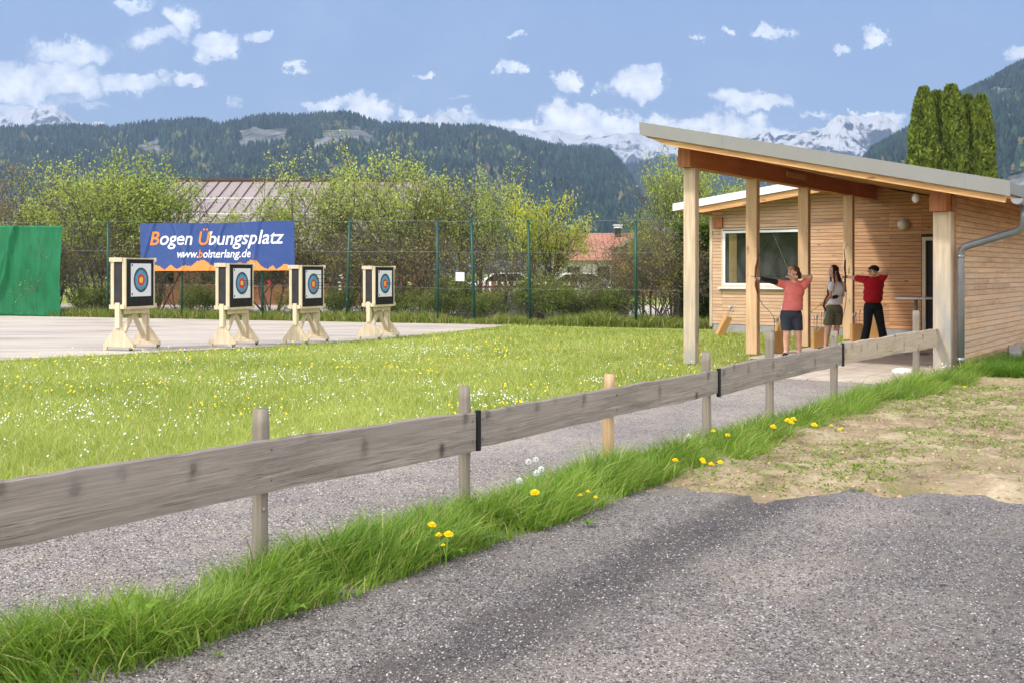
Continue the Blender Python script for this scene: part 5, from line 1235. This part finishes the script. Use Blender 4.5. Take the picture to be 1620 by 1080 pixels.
def arrow_proto(name, mf):
    t = thing(name, 'x', 'arrow'); bm = bmesh.new(); tube(bm, [(0, 0, 0), (.70, 0, 0)], .0045, 6); obj('shaft', bm, M['carbon'], t)
    bm = bmesh.new()
    for k in range(3):
        a = k*2.094+.5; c, s_ = math.cos(a), math.sin(a)
        vs = [(x_, c*r_, s_*r_) for x_, r_ in ((.60, .004), (.615, .018), (.665, .020), (.68, .004))]; bm.faces.new([bm.verts.new(p) for p in vs]); 
    obj('fletching', bm, mf, t); return t
AR = {'r': arrow_proto('arrow', M['flP']), 'w': arrow_proto('arrow', M['flW']), 'y': arrow_proto('arrow', M['flY'])}; aus = set()
def put_arrow(k, loc, rot, lab, sc=1, group='arrows stuck in the targets'):
    o = AR[k] if k not in aus else copy_tree(AR[k]); aus.add(k); o.location = loc; o.rotation_euler = rot; o.scale = (sc,)*3; tagp(o, lab, 'arrow', group)
def on_target(i, dy, dz):
    L, th_, s_ = TG[i]; x, y, z = .165*s_, dy*s_, (1.36+dz)*s_; c, sn = math.cos(-th_), math.sin(-th_)
    return Vector((L.x+x*c-y*sn, L.y+x*sn+y*c, L.z+z)), (random.uniform(-.05, .05), random.uniform(-.05, .02), -th_+random.uniform(-.05, .05))
for (i, k, dy, dz, lab) in [(1,'r',.02,.05,'upper red fletched arrow in the target under the banner'),(1,'r',.06,.00,'middle red fletched arrow in the target under the banner'),(1,'r',-.02,-.05,'lower red fletched arrow in the target under the banner'),
    (2,'w',.12,.22,'topmost white fletched arrow in the target right of the banner'),(2,'w',.14,.12,'second highest white fletched arrow in the target right of the banner'),(2,'w',.03,.02,'white fletched arrow near the gold of the target right of the banner'),(2,'w',.08,-.03,'fourth white fletched arrow from the top in the target right of the banner'),(2,'w',.06,-.10,'lowest white fletched arrow in the target right of the banner'),
    (3,'y',.03,.01,'yellow fletched arrow in the gold of the farthest target'),(3,'w',.10,-.02,'white fletched arrow beside the yellow one in the farthest target')]:
    loc, rot = on_target(i, dy, dz); put_arrow(k, loc, rot, lab)

# ================================================================== arrow stands (bent plywood boards that hold arrows)
def stand_proto():
    t = thing('arrow_stand', 'x', 'arrow stand', group='plywood arrow stands of the archers')
    bm = bmesh.new(); prism(bm, [(-.115, 0), (.115, 0), (.10, .40), (-.085, .40)], 'y', -.075, -.060); obj('front_board', bm, M['plywood'], t)
    bm = bmesh.new(); prism(bm, [(-.058, 0), (.075, 0), (.075, .40), (-.058, .40)], 'x', .101, .113); prism(bm, [(-.058, 0), (.075, 0), (.075, .40), (-.058, .40)], 'x', -.113, -.101); box(bm, (-.10, -.058, .02), (.10, .075, .04)); obj('side_boards', bm, M['plywood'], t)
    bm = bmesh.new(); rs = random.Random(4)
    for k in range(4):
        x = -.06+.04*k; tube(bm, [(x, .01, .042), (x+rs.uniform(-.03, .03), .03, .62+rs.random()*.1)], .004, 5)
    a = obj('arrows', bm, M['carbon'], t)
    bm = bmesh.new(); rs = random.Random(4)
    for k in range(4):
        x = -.06+.04*k; q = Vector((x+rs.uniform(-.03, .03), .03, .62+rs.random()*.1)); p = Vector((x, .01, .042)); d = (q-p).normalized()
        for j in range(3):
            s_ = Vector((math.cos(j*2.1), math.sin(j*2.1), 0))*.018; bm.faces.new([bm.verts.new(v_) for v_ in (q-d*.09, q-d*.075+s_, q-d*.02+s_, q-d*.01)])
    obj('fletching', bm, M['flW'], a); return t
sp_ = stand_proto()
STN = [(1232,20.3,0,.1,1.0,'nearest plywood arrow stand, left of the archer in the coral shirt'),(1294,21.6,0,.15,1.0,'plywood arrow stand left of the dark haired archer'),(1355,23.2,0,.1,1.0,'plywood arrow stand between the back post and the archer in red'),(1382,24.0,0,-.4,1.05,'plywood arrow stand seen between the legs of the archer in red'),
       (1230,25.5,.25,.6,1.2,'tilted plywood arrow stand leaning behind the nearest arrow stand'),(1138,26.5,.48,.8,1.25,'plywood arrow stand tilted on the grass left of the second post')]
for i, (px, d, tilt, rz, s_, lab) in enumerate(STN):
    o = sp_ if i == 0 else copy_tree(sp_); o.location = ((px-810)/F*d, d, .065 if i < 4 else .02); o.rotation_euler = (0, tilt, rz*.3 if tilt else rz); o.scale = (.98*s_*(.6 if tilt else 1), .9*s_, s_); o['label'] = lab

# ================================================================== houses beyond the fence
def tile_mat(name, c1, c2, sx, sy):
    def f(g):
        uv = oc(g); s_ = g.n('ShaderNodeSeparateXYZ'); g.nt.links.new(uv, s_.inputs[0])
        a = g.math('ABSOLUTE', g.math('SINE', g.math('MULTIPLY', s_.outputs[0], sx))); b = g.math('FRACT', g.math('MULTIPLY', s_.outputs[2], sy))
        n = g.noise(uv, 1.2, 5, .6); n2 = g.noise(uv, 6, 3, .6)
        c = g.ramp(g.math('ADD', g.math('MULTIPLY', n, .5), g.math('MULTIPLY', n2, .5)), [(.3, c1), (.7, c2)])
        k = g.math('MULTIPLY', g.ramp(a, [(0, .62), (.35, 1)]), g.ramp(b, [(0, .6), (.25, 1)])); c = g.mix(1, c, k, 'MULTIPLY')
        return pbsdf(g, c, .8, k, .5, .03, 0, .2)
    return mat(name, f)
M['tiles'] = tile_mat('red_roof_tiles', lin(148,98,82), lin(188,136,116), 10, 5.5)
M['plaster'] = simple('white_plaster', lin(214,210,204), .9, .05, 3); M['orangewood'] = simple('orange_cladding', lin(150,104,74), .8, .15, 3)
hs = thing('metal_roofed_hall', 'long building with pale mauve standing seam metal roof behind the trees', 'building')
x0, x1 = -18.4, -4.6
bm = bmesh.new(); vs = [bm.verts.new(p) for p in ((x0, 60, 6.45), (x1, 60, 6.45), (x1, 50, 2.55), (x0, 50, 2.55), (x1, 70, 2.55), (x0, 70, 2.55))]
bm.faces.new([vs[0], vs[1], vs[2], vs[3]]); bm.faces.new([vs[1], vs[0], vs[5], vs[4]]); r_ = obj('roof', bm, M['roofmetal'], hs)
bm = bmesh.new(); x = x0+.1
while x < x1: beam(bm, (x, 60, 6.47), (x, 50, 2.57), .035, .07); x += .62
obj('standing_seams', bm, M['dkmetal'], r_)
bm = bmesh.new(); beam(bm, (x0-.15, 60, 6.53), (x1+.15, 60, 6.53), .35, .12); obj('ridge_cap', bm, M['dkmetal'], r_)
bm = bmesh.new(); beam(bm, (x0, 57, 5.33), (x1, 57, 5.33), .03, .05); beam(bm, (x0, 54.6, 4.40), (x1, 54.6, 4.40), .03, .05); obj('snow_guards', bm, M['white'], r_)
bm = bmesh.new(); box(bm, (x0+.3, 51, 0), (x1-.3, 69, 2.9)); prism(bm, [(51, 2.91), (69, 2.91), (60, 6.38)], 'x', x0+.3, x1-.3); obj('wall', bm, M['orangewood'], hs)
bm = bmesh.new()
for k in range(5): box(bm, (-16.8+k*2.5, 50.95, 1.0), (-15.6+k*2.5, 50.998, 2.1))
obj('windows', bm, M['glass'], hs)
hr_ = thing('red_tiled_house', 'white house with red tiled roof and small capped chimney behind the shrubs', 'house')
xa, xb = (868-810)/F*85, (1045-810)/F*85
bm = bmesh.new(); vs = [bm.verts.new(p) for p in ((xa, 85, 4.5), (xb, 85, 4.5), (xb, 80, 2.35), (xa, 80, 2.35), (xb, 90, 2.35), (xa, 90, 2.35))]; bm.faces.new([vs[0], vs[1], vs[2], vs[3]]); bm.faces.new([vs[1], vs[0], vs[5], vs[4]]); r_ = obj('roof', bm, M['tiles'], hr_)
bm = bmesh.new(); box(bm, (xa+.4, 80.6, -.5), (xb-.4, 89.4, 2.5)); prism(bm, [(80.6, 2.51), (89.4, 2.51), (85, 4.4)], 'x', xa+.4, xb-.4); obj('wall', bm, M['plaster'], hr_)
cx = (977-810)/F*84.6; bm = bmesh.new(); box(bm, (cx-.22, 84.2, 4.0), (cx+.22, 84.6, 4.86)); ch = obj('chimney', bm, M['dark'], r_)
bm = bmesh.new(); box(bm, (cx-.30, 84.1, 4.86), (cx+.30, 84.7, 4.92)); box(bm, (cx-.24, 84.2, 4.92), (cx+.24, 84.6, 4.97)); box(bm, (cx-.36, 84.1, 5.05), (cx+.36, 84.7, 5.12)); obj('chimney_cap', bm, M['white'], ch)
bm = bmesh.new()
for k in range(3): box(bm, (xa+1.2+k*2.2, 80.55, .8), (xa+2.1+k*2.2, 80.597, 1.9))
obj('windows', bm, M['glass'], hr_)
h2 = thing('gabled_outbuilding', 'orange brown timber outbuilding whose grey verge rises right above the red roof', 'house')
g0 = P(976, 392, 70); g1 = P(1032, 360, 70); g2 = P(1088, 392, 70)
bm = bmesh.new(); prism(bm, [(g0.x+.2, -.2), (g2.x-.2, -.2), (g2.x-.2, g2.z-.1), (g1.x, g1.z-.15), (g0.x+.2, g0.z-.1)], 'y', 70.3, 76); obj('wall', bm, M['orangewood'], h2)
bm = bmesh.new(); beam(bm, (g0.x, 73, g0.z), (g1.x, 73, g1.z), 6.4, .14, (0, 0, 1)); beam(bm, (g1.x+.01, 73, g1.z), (g2.x, 73, g2.z), 6.4, .14, (0, 0, 1)); obj('roof', bm, M['tiles'], h2)
bm = bmesh.new(); beam(bm, (g0.x, 69.75, g0.z), (g1.x, 69.75, g1.z), .06, .2); beam(bm, (g1.x+.01, 69.75, g1.z), (g2.x, 69.75, g2.z), .06, .2); obj('verge_board', bm, M['metal'], h2)
# white cars and garden things half hidden behind the shrubs
def car(px, d, lab, m, sc=1):
    t = thing('parked_car', lab, 'car', ((px-810)/F*d, d, 0), 0, 'cars parked behind the shrubs')
    prof = [(-2.1, .35), (-2.15, .75), (-1.95, 1.0), (-1.2, 1.08), (-.65, 1.48), (.75, 1.52), (1.35, 1.10), (2.0, .95), (2.15, .65), (2.12, .35)]
    bm = bmesh.new(); prism(bm, prof, 'y', -.85, .85); bmesh.ops.bevel(bm, geom=bm.edges[:], offset=.06, segments=2, affect='EDGES'); obj('body', bm, m, t, True)
    bm = bmesh.new(); prism(bm, [(-1.05, 1.08), (-.6, 1.40), (.0, 1.44), (.0, 1.08)], 'y', -.872, -.862); prism(bm, [(.06, 1.08), (.06, 1.44), (.68, 1.44), (1.18, 1.10)], 'y', -.872, -.862); obj('side_windows', bm, M['glass'], t)
    for x_ in (-1.35, 1.35):
        bm = bmesh.new(); tube(bm, [(x_, -.88, .32), (x_, -.70, .32)], .32, 20); wh = obj('wheel', bm, M['black'], t, True)
        bm = bmesh.new(); tube(bm, [(x_, -.89, .32), (x_, -.885, .32)], .20, 16); obj('rim', bm, M['zinc'], wh)
car(912, 52, 'white car parked behind the shrubs below the red tiled house', M['white']); car(800, 56, 'white car parked behind the shrubs left of the bright bush', M['white'])
sheet('lane', [(-40, 42.5), (20, 38.5), (20, 49), (-40, 53)], .012, M['plaza'], .1)
bm = bmesh.new(); box(bm, (-1.6, 36.9, 0), (3.9, 37.1, .75)); tagp(obj('low_wall', bm, M['concrete']), 'low pale concrete wall behind the last fence posts', 'wall')
bm = bmesh.new()
for k in range(16): box(bm, (-1.4+k*.26, 47.0, .1), (-1.24+k*.26, 47.04, 1.15))
box(bm, (-1.5, 47.045, .3), (2.8, 47.08, .4)); box(bm, (-1.5, 47.045, .85), (2.8, 47.08, .95)); tagp(obj('picket_fence', bm, simple('red_brown_fence_paint', lin(128,84,64), .7)), 'red brown picket fence behind the shrubs near the last posts', 'fence')

# ================================================================== people
def cap_(bm, p0, p1, r0, r1, seg=14):
    p0 = Vector(p0); p1 = Vector(p1); n = 4; L = (p1-p0).length
    pts = []; rad = []
    for k in range(5):
        a = math.pi/2*(1-k/4); pts.append(p0-(p1-p0).normalized()*r0*math.sin(a)*.98); rad.append(max(r0*math.cos(a), r0*.12))
    for k in range(5):
        a = math.pi/2*k/4; pts.append(p1+(p1-p0).normalized()*r1*math.sin(a)*.98); rad.append(max(r1*math.cos(a), r1*.12))
    tube(bm, pts, rad, seg)
def remesh(bm, name, m, parent, vox, smooth=3, clipz=None, cliptop=None, inflate=0):
    me = bpy.data.meshes.new(name); bmesh.ops.recalc_face_normals(bm, faces=bm.faces); bm.to_mesh(me); bm.free()
    o = bpy.data.objects.new(name, me); C.objects.link(o)
    r = o.modifiers.new('r', 'REMESH'); r.mode = 'VOXEL'; r.voxel_size = vox
    s_ = o.modifiers.new('s', 'SMOOTH'); s_.factor = .5; s_.iterations = smooth
    dg = bpy.context.evaluated_depsgraph_get(); me2 = bpy.data.meshes.new_from_object(o.evaluated_get(dg)); bpy.data.objects.remove(o)
    if clipz is not None or cliptop is not None:
        b = bmesh.new(); b.from_mesh(me2)
        if clipz is not None: bmesh.ops.bisect_plane(b, geom=b.verts[:]+b.edges[:]+b.faces[:], plane_co=(0, 0, clipz), plane_no=(0, 0, -1), clear_outer=True)
        b.to_mesh(me2); b.free()
    me2.name = name; me2.polygons.foreach_set('use_smooth', [True]*len(me2.polygons)); me2.materials.clear()
    return link(name, me2, m, parent)
def hand(bm, wrist, dirv, normal, curl, side=1, sc=1.0):
    """palm with four fingers of unequal length and a thumb leaving the side of the palm"""
    w_ = Vector(wrist); d = Vector(dirv).normalized(); n = Vector(normal); n = (n-d*n.dot(d)).normalized(); s_ = d.cross(n)*side
    cap_(bm, w_, w_+d*.035*sc, .026*sc, .030*sc, 10)
    for k in range(4):
        o_ = (k-1.5)*.0185*sc; cap_(bm, w_+d*.02*sc+s_*o_*.6, w_+d*.082*sc+s_*o_, .014*sc, .0115*sc, 8)
        L = (.072, .082, .076, .058)[k]*sc; p = w_+d*.085*sc+s_*o_; a = 0
        for j, fr in enumerate((.45, .32, .23)):
            a += curl*(.9, 1.1, .7)[j]; q = p+(d*math.cos(a)+n*math.sin(a)+s_*(k-1.5)*.06)*L*fr*1.25; cap_(bm, p, q, .0100*sc-.0009*j, .0092*sc-.0009*j, 7); p = q
    p = w_+d*.03*sc-s_*.026*sc
    for j in range(2):
        q = p+(d*.75-s_*(.75-.5*j)+n*(.35+curl*.4*j)).normalized()*.034*sc; cap_(bm, p, q, .0125*sc-.001*j, .0105*sc-.001*j, 8); p = q
def face(bm, c, f, up, s=1.0):
    """head with jaw, nose, brow, lips and ears; f = facing direction"""
    c = Vector(c); f = Vector(f).normalized(); up = Vector(up).normalized(); r = f.cross(up).normalized()
    Mx = Matrix((( r.x, f.x, up.x, 0), (r.y, f.y, up.y, 0), (r.z, f.z, up.z, 0), (0, 0, 0, 1)))
    ball(bm, c+up*.02*s, (.076*s, .095*s, .098*s), 3, Mx); ball(bm, c+f*.018*s-up*.045*s, (.058*s, .070*s, .068*s), 3, Mx)
    cap_(bm, c+f*.060*s-up*.098*s, c+f*.055*s-up*.088*s, .022*s, .026*s, 8)
    cap_(bm, c+f*.088*s+up*.012*s, c+f*.107*s-up*.022*s, .009*s, .014*s, 8)
    cap_(bm, c+f*.082*s-up*.052*s-r*.018*s, c+f*.082*s-up*.052*s+r*.018*s, .008*s, .008*s, 8)
    for q in (-1, 1):
        ball(bm, c+r*q*.078*s-f*.005*s-up*.008*s, (.010*s, .022*s, .032*s), 2, Mx); ball(bm, c+r*q*.033*s+f*.072*s-up*.02*s, (.022*s, .018*s, .02*s), 2, Mx)
    return Mx, r
def eyes(c, f, up, s, parent, glasses=False):
    c = Vector(c); f = Vector(f).normalized(); up = Vector(up).normalized(); r = f.cross(up).normalized(); bm = bmesh.new()
    for q in (-1, 1): ball(bm, c+r*q*.031*s+f*.082*s+up*.006*s, (.012*s, .012*s, .009*s), 2)
    obj('eyes', bm, simple('eye_dark', (.05,.035,.03), .3), parent, True); bm = bmesh.new()
    for q in (-1, 1): cap_(bm, c+r*q*.018*s+f*.093*s+up*.030*s, c+r*q*.048*s+f*.078*s+up*.030*s, .004, .003, 6)
    cap_(bm, c+f*.086*s-up*.052*s-r*.02*s, c+f*.086*s-up*.052*s+r*.02*s, .006, .006, 6)
    obj('brows_and_lips', bm, simple('brow_lip', lin(140,74,62), .6), parent, True)
    if glasses:
        bm = bmesh.new()
        for q in (-1, 1):
            cc = c+r*q*.034*s+f*.108*s+up*.004*s; pts = [cc+r*math.cos(a)*.027+up*math.sin(a)*.020 for a in [2*math.pi*k/14 for k in range(15)]]; tube(bm, pts, .003, 5); tube(bm, [cc+r*q*.026, c+r*q*.084*s-f*.01], .003, 5)
        obj('glasses', bm, M['black'], parent)
def J(d, px, py, dy=0): p = P(px, py, d); p.y += dy; return p

# --- archer in coral shirt
d = 19.5; j = lambda px, py, dy=0: J(d, px, py, dy); gz_ = .066
p1_ = thing('person', 'person in coral t shirt and slate shorts, blond fringe, drawing a bow', 'person', (0, 0, 0), 0, 'archers under the shelter roof')
hd_ = j(1254.5, 431.5, -.02); fv = Vector((-.93, -.36, -.04)); upv = Vector((.05, 0, 1))
shL = j(1241.5, 450.5, .02); elL = j(1222, 445.5, -.03); wrL = j(1202, 441, -.08); shR = j(1271.5, 451.5, .0); elR = j(1279.5, 438.5, -.10); wrR = j(1258.5, 438.5, -.17)
def torso1(bm, k=0):
    ball(bm, j(1256.5, 461), (.166+k, .115+k, .155+k), 3); ball(bm, j(1254.5, 474, -.02), (.156+k, .122+k, .15+k), 3); ball(bm, j(1253.5, 484, -.02), (.166+k, .135+k, .13+k), 3); cap_(bm, shL, shR, .062+k, .062+k)
def legs(bm, hips, knees, ankles, rt, rk, ra, k=0):
    for a, b, c in zip(hips, knees, ankles): cap_(bm, a, b, rt+k, rk+k); 
    for a, b, c in zip(hips, knees, ankles):
        if k == 0:
            cm = b.lerp(c, .30); cm.y += .02; cap_(bm, b, cm, rk, rk*1.02); cap_(bm, cm, c, rk*1.0, ra)
hips = [j(1243.5, 501, 0), j(1259.5, 501, 0)]; knees = [j(1244.5, 529, -.03), j(1262.5, 529, -.02)]; ank = [j(1244.5, 555, .02), j(1265, 555, .03)]
bm = bmesh.new(); face(bm, hd_, fv, upv, .98); cap_(bm, hd_-Vector((0, 0, .08)), j(1257.5, 449), .052, .06); torso1(bm); ball(bm, j(1251.5, 497), (.178, .125, .12), 3)
legs(bm, hips, knees, ank, .098, .062, .042)
for a in ank: cap_(bm, a, Vector((a.x-.03, a.y-.03, gz_+.04)), .042, .036)
cap_(bm, shL, elL, .056, .042); cap_(bm, elL, wrL, .042, .027); cap_(bm, shR, elR, .056, .045); cap_(bm, elR, wrR, .044, .028)
hand(bm, wrL, (-1, 0, .05), (0, -.4, -1), .85, 1); hand(bm, wrR, (-1, .1, .02), (0, .5, 1), .95, -1)
b1_ = remesh(bm, 'body', M['skin'], p1_, .0072)
bm = bmesh.new(); torso1(bm, .016); ball(bm, j(1253, 489, -.015), (.185, .142, .10), 3); cap_(bm, shL, shL.lerp(elL, .62), .078, .064); cap_(bm, shR, shR.lerp(elR, .72), .080, .066); remesh(bm, 'shirt', M['pink'], p1_, .011, 2, j(0, 491).z)
bm = bmesh.new(); ball(bm, j(1251.5, 496), (.190, .138, .13), 3)
for a, b in zip(hips, knees): cap_(bm, a, a.lerp(b, .72), .112, .094)
sh_ = remesh(bm, 'shorts', M['navy'], p1_, .011, 2, j(0, 522.5).z)
bm = bmesh.new(); box(bm, j(1255, 505.6, -.140), j(1269, 505.0, -.122)); bm.free()
bm = bmesh.new(); ball(bm, hd_+Vector((.022, .012, .040)), (.098, .092, .086), 3); ball(bm, hd_+Vector((.055, .02, -.005)), (.058, .078, .070), 3); cap_(bm, hd_+Vector((.10, .03, .02)), hd_+Vector((.150, .03, -.055)), .030, .018); h_ = remesh(bm, 'hair', M['hair_brown'], p1_, .009, 1)
bm = bmesh.new(); ball(bm, hd_+Vector((-.045, -.028, .072)), (.058, .062, .042), 3); obj('fringe', bm, M['hair_blond'], h_, True); eyes(hd_, fv, upv, .98, p1_)
bm = bmesh.new(); cap_(bm, wrL.lerp(elL, .05)+Vector((0, -.012, 0)), elL.lerp(shL, .25)+Vector((0, -.012, 0)), .036, .054); remesh(bm, 'arm_guard', M['black'], p1_, .009, 1)
bm = bmesh.new(); cap_(bm, wrR+Vector((.01, 0, 0)), wrR+Vector((.028, 0, 0)), .033, .034); obj('wristband', bm, M['black'], p1_, True)
bm = bmesh.new()
for a in ank: cap_(bm, Vector((a.x, a.y+.05, gz_+.035)), Vector((a.x-.07, a.y-.14, gz_+.028)), .044, .036)
remesh(bm, 'shoes', M['shoe'], p1_, .010, 1, gz_)
def bow(name, lab, riser, upper, lower, tips, nock, ml, d, mr='bowwood', dy=-.1):
    t = thing(name, lab, 'bow', (0, 0, 0), 0, 'recurve bows'); K = lambda a: [J(d, p[0], p[1], dy) for p in a]
    bm = bmesh.new(); R_ = K(riser); tube(bm, R_, [.016, .022, .017, .022, .016][:len(R_)], 8); obj('riser', bm, M[mr], t, True)
    for q in (upper, lower):
        bm = bmesh.new(); pts = K(q); n = len(pts); tube(bm, pts, [.018-.009*i/(n-1) for i in range(n)], 8, flat=.35, flatdir=(0, 1, 0)); obj('limb', bm, M[ml], t, True)
    bm = bmesh.new(); a, b = K(tips); nk = J(d, nock[0], nock[1], dy) if nock else None
    tube(bm, [a, nk, b] if nk else [a, b], .0022, 4); obj('string', bm, M['string'], t); return t
bow('recurve_bow', 'recurve bow at full draw, half hidden behind the second shelter post', [(1197,411),(1194,424),(1193,438),(1194,452),(1197,465)], [(1197,411),(1200,402),(1206,393),(1214,384),(1220,376),(1221,370)], [(1197,465),(1200,475),(1206,484),(1214,491),(1221,500),(1223.5,509)], [(1221,371),(1223.5,508)], (1249,437.5), 'bowdark', 19.5)
put_arrow('w', J(19.5, 1186, 437.5, -.11), (0, 0, 0), 'arrow nocked on the drawn bow of the archer in the coral shirt', 1.0, 'arrows nocked on drawn bows')
# --- archer in white shirt
d = 21.0; p2_ = thing('person', 'person with long dark hair in white t shirt and khaki shorts, holding a lowered bow', 'person', (0, 0, 0), 0, 'archers under the shelter roof')
hd_ = j(1317.5, 429.5, -.02); fv = Vector((-.85, -.42, -.30)); upv = Vector((-.20, -.05, 1))
shR = j(1313, 451, -.10); elR = j(1309, 467, -.16); wrR = j(1302, 478, -.20); shL = j(1333, 451, .06); elL = j(1333, 467.5, -.02); wrL = j(1313, 470.5, -.18)
def torso2(bm, k=0):
    ball(bm, j(1323, 458), (.142+k, .115+k, .14+k), 3); ball(bm, j(1322, 471), (.128+k, .105+k, .14+k), 3); cap_(bm, shL, shR, .050+k, .050+k)
hips = [j(1311.5, 494, -.04), j(1326, 494, .04)]; knees = [j(1308.5, 521, -.06), j(1324, 521, .02)]; ank = [j(1306, 547, -.02), j(1322, 547, .06)]
bm = bmesh.new(); face(bm, hd_, fv, upv, .93); cap_(bm, hd_-Vector((-.02, 0, .07)), j(1322, 447), .045, .05); torso2(bm); ball(bm, j(1319, 489), (.155, .120, .12), 3)
legs(bm, hips, knees, ank, .085, .054, .038)
for a in ank: cap_(bm, a, Vector((a.x-.03, a.y-.03, gz_+.04)), .038, .034)
cap_(bm, shL, elL, .045, .036); cap_(bm, elL, wrL, .036, .024); cap_(bm, shR, elR, .045, .036); cap_(bm, elR, wrR, .036, .024)
hand(bm, wrL, (-1, -.1, .0), (0, .3, -1), .8, 1, .95); hand(bm, wrR, (-.6, -.1, -.7), (-1, 0, .5), .9, -1, .95)
remesh(bm, 'body', M['skin'], p2_, .0072)
bm = bmesh.new(); torso2(bm, .014); ball(bm, j(1321, 479), (.146, .122, .10), 3); cap_(bm, shL, shL.lerp(elL, .45), .066, .062); cap_(bm, shR, shR.lerp(elR, .45), .064, .060); remesh(bm, 'shirt', M['whitecloth'], p2_, .011, 2, j(0, 482).z)
bm = bmesh.new(); ball(bm, j(1319, 489), (.168, .132, .11), 3)
for a, b in zip(hips, knees): cap_(bm, a, a.lerp(b, .66), .106, .098)
remesh(bm, 'shorts', M['khaki'], p2_, .011, 2, j(0, 514.5).z)
bm = bmesh.new(); ball(bm, hd_+Vector((.022, .01, .034)), (.092, .092, .092), 3)
cap_(bm, hd_+Vector((.05, .03, .0)), hd_+Vector((.13, .05, -.20)), .065, .055); cap_(bm, hd_+Vector((.09, .03, -.10)), hd_+Vector((.19, .06, -.33)), .05, .022); cap_(bm, hd_+Vector((-.01, -.068, .03)), hd_+Vector((.0, -.10, -.22)), .020, .016); cap_(bm, hd_+Vector((-.03, .07, .03)), hd_+Vector((-.03, .04, -.24)), .022, .018)
remesh(bm, 'hair', M['hair_dark'], p2_, .009, 1); eyes(hd_, fv, upv, .93, p2_)
bm = bmesh.new(); cap_(bm, wrL.lerp(elL, .02), wrL.lerp(elL, .35), .032, .036); obj('wrist_guard', bm, M['black'], p2_, True)
bm = bmesh.new()
for a in ank: cap_(bm, Vector((a.x+.04, a.y+.03, gz_+.035)), Vector((a.x-.14, a.y-.08, gz_+.028)), .040, .034)
remesh(bm, 'shoes', M['shoe'], p2_, .010, 1, gz_)
bow('recurve_bow', 'lowered bow with white upper limb held by the dark haired archer', [(1303,458),(1304,466),(1299,474),(1297,484),(1300,492)], [(1303,458),(1303,450),(1304,442),(1304.5,436),(1303,431)], [(1300,492),(1298,502),(1294,512),(1290,519),(1287,524)], [(1303,431.5),(1287,523)], None, 'limbwhite', 21.0, dy=-.26)
put_arrow('y', J(21, 1310, 468, -.28), (0, .62, math.pi+.1), 'arrow the dark haired archer is fitting to the lowered bow', .8, 'arrows nocked on drawn bows')
# --- archer in red shirt
d = 22.4; p3_ = thing('person', 'person in red polo shirt, black cap and black trousers drawing a bow', 'person', (0, 0, 0), 0, 'archers under the shelter roof')
hd_ = j(1381.5, 429.8, -.02); fv = Vector((-.95, -.30, 0)); upv = Vector((0, 0, 1))
shL = j(1370.5, 443, .03); elL = j(1359, 440.5, .20); wrL = j(1350.5, 438.5, .38); shR = j(1393, 443, .0); elR = j(1397.5, 432.5, -.16); wrR = j(1386, 433.5, -.15)
def torso3(bm, k=0):
    ball(bm, j(1382.5, 451), (.190+k, .125+k, .15+k), 3); ball(bm, j(1381.5, 463), (.182+k, .145+k, .16+k), 3); ball(bm, j(1381, 472), (.178+k, .145+k, .12+k), 3); cap_(bm, shL, shR, .066+k, .066+k)
hips = [j(1374.5, 487, 0), j(1388, 487, 0)]; knees = [j(1371.5, 514, -.03), j(1393, 514, -.02)]; ank = [j(1368.5, 540, .02), j(1399, 540, .03)]
bm = bmesh.new(); face(bm, hd_, fv, upv, 1.0); cap_(bm, hd_-Vector((0, 0, .07)), j(1383, 444), .056, .064); torso3(bm); ball(bm, j(1381, 485), (.165, .125, .11), 3)
legs(bm, hips, knees, ank, .092, .060, .042)
for a in ank: cap_(bm, a, Vector((a.x-.02, a.y-.02, gz_+.04)), .042, .036)
cap_(bm, shL, elL, .056, .044); cap_(bm, elL, wrL, .044, .028); cap_(bm, shR, elR, .056, .046); cap_(bm, elR, wrR, .045, .029)
hand(bm, wrL, (-1, .3, .05), (0, -.4, -1), .85, 1, 1.05); hand(bm, wrR, (-1, .15, .02), (0, .5, 1), .95, -1, 1.05)
remesh(bm, 'body', M['skin'], p3_, .0072)
bm = bmesh.new(); torso3(bm, .018); cap_(bm, shL, shL.lerp(elL, .85), .086, .070); cap_(bm, shR, shR.lerp(elR, .7), .086, .072); cap_(bm, j(1380, 442.5, -.03), j(1385, 442.5, .0), .070, .070); remesh(bm, 'polo_shirt', M['red'], p3_, .011, 2, j(0, 479.5).z)
bm = bmesh.new(); ball(bm, j(1381, 484), (.180, .140, .12), 3)
for a, b, c in zip(hips, knees, ank): cap_(bm, a, b, .106, .082); cap_(bm, b, Vector((c.x, c.y, c.z+.04)), .080, .084)
remesh(bm, 'trousers', M['blackcloth'], p3_, .011, 2, gz_+.03)
bm = bmesh.new(); ball(bm, hd_+Vector((.012, .0, .052)), (.104, .092, .078), 3); cap_(bm, hd_+Vector((-.085, -.035, .060)), hd_+Vector((-.105, -.01, .055)), .016, .016); remesh(bm, 'cap', M['black'], p3_, .009, 1)
eyes(hd_, fv, upv, 1.0, p3_, True)
bm = bmesh.new()
for a in ank: cap_(bm, Vector((a.x, a.y+.05, gz_+.035)), Vector((a.x-.08, a.y-.14, gz_+.028)), .046, .038)
remesh(bm, 'shoes', M['shoe'], p3_, .010, 1, gz_)
bow('recurve_bow', 'bow drawn by the archer in red, beside the back post', [(1345.5,411),(1345,424),(1346,437),(1345,450),(1347,463)], [(1345.5,411),(1344.5,402),(1344,396),(1347,389),(1350,385)], [(1347,463),(1347,476),(1345,490),(1342,503),(1338.5,515)], [(1350,385.5),(1338.5,514)], (1380,432.5), 'bowdark', 22.4, 'bowdark', .36)
put_arrow('w', J(22.4, 1340, 432.5, .34), (0, 0, -.25), 'arrow nocked on the drawn bow of the archer in red', .62, 'arrows nocked on drawn bows')
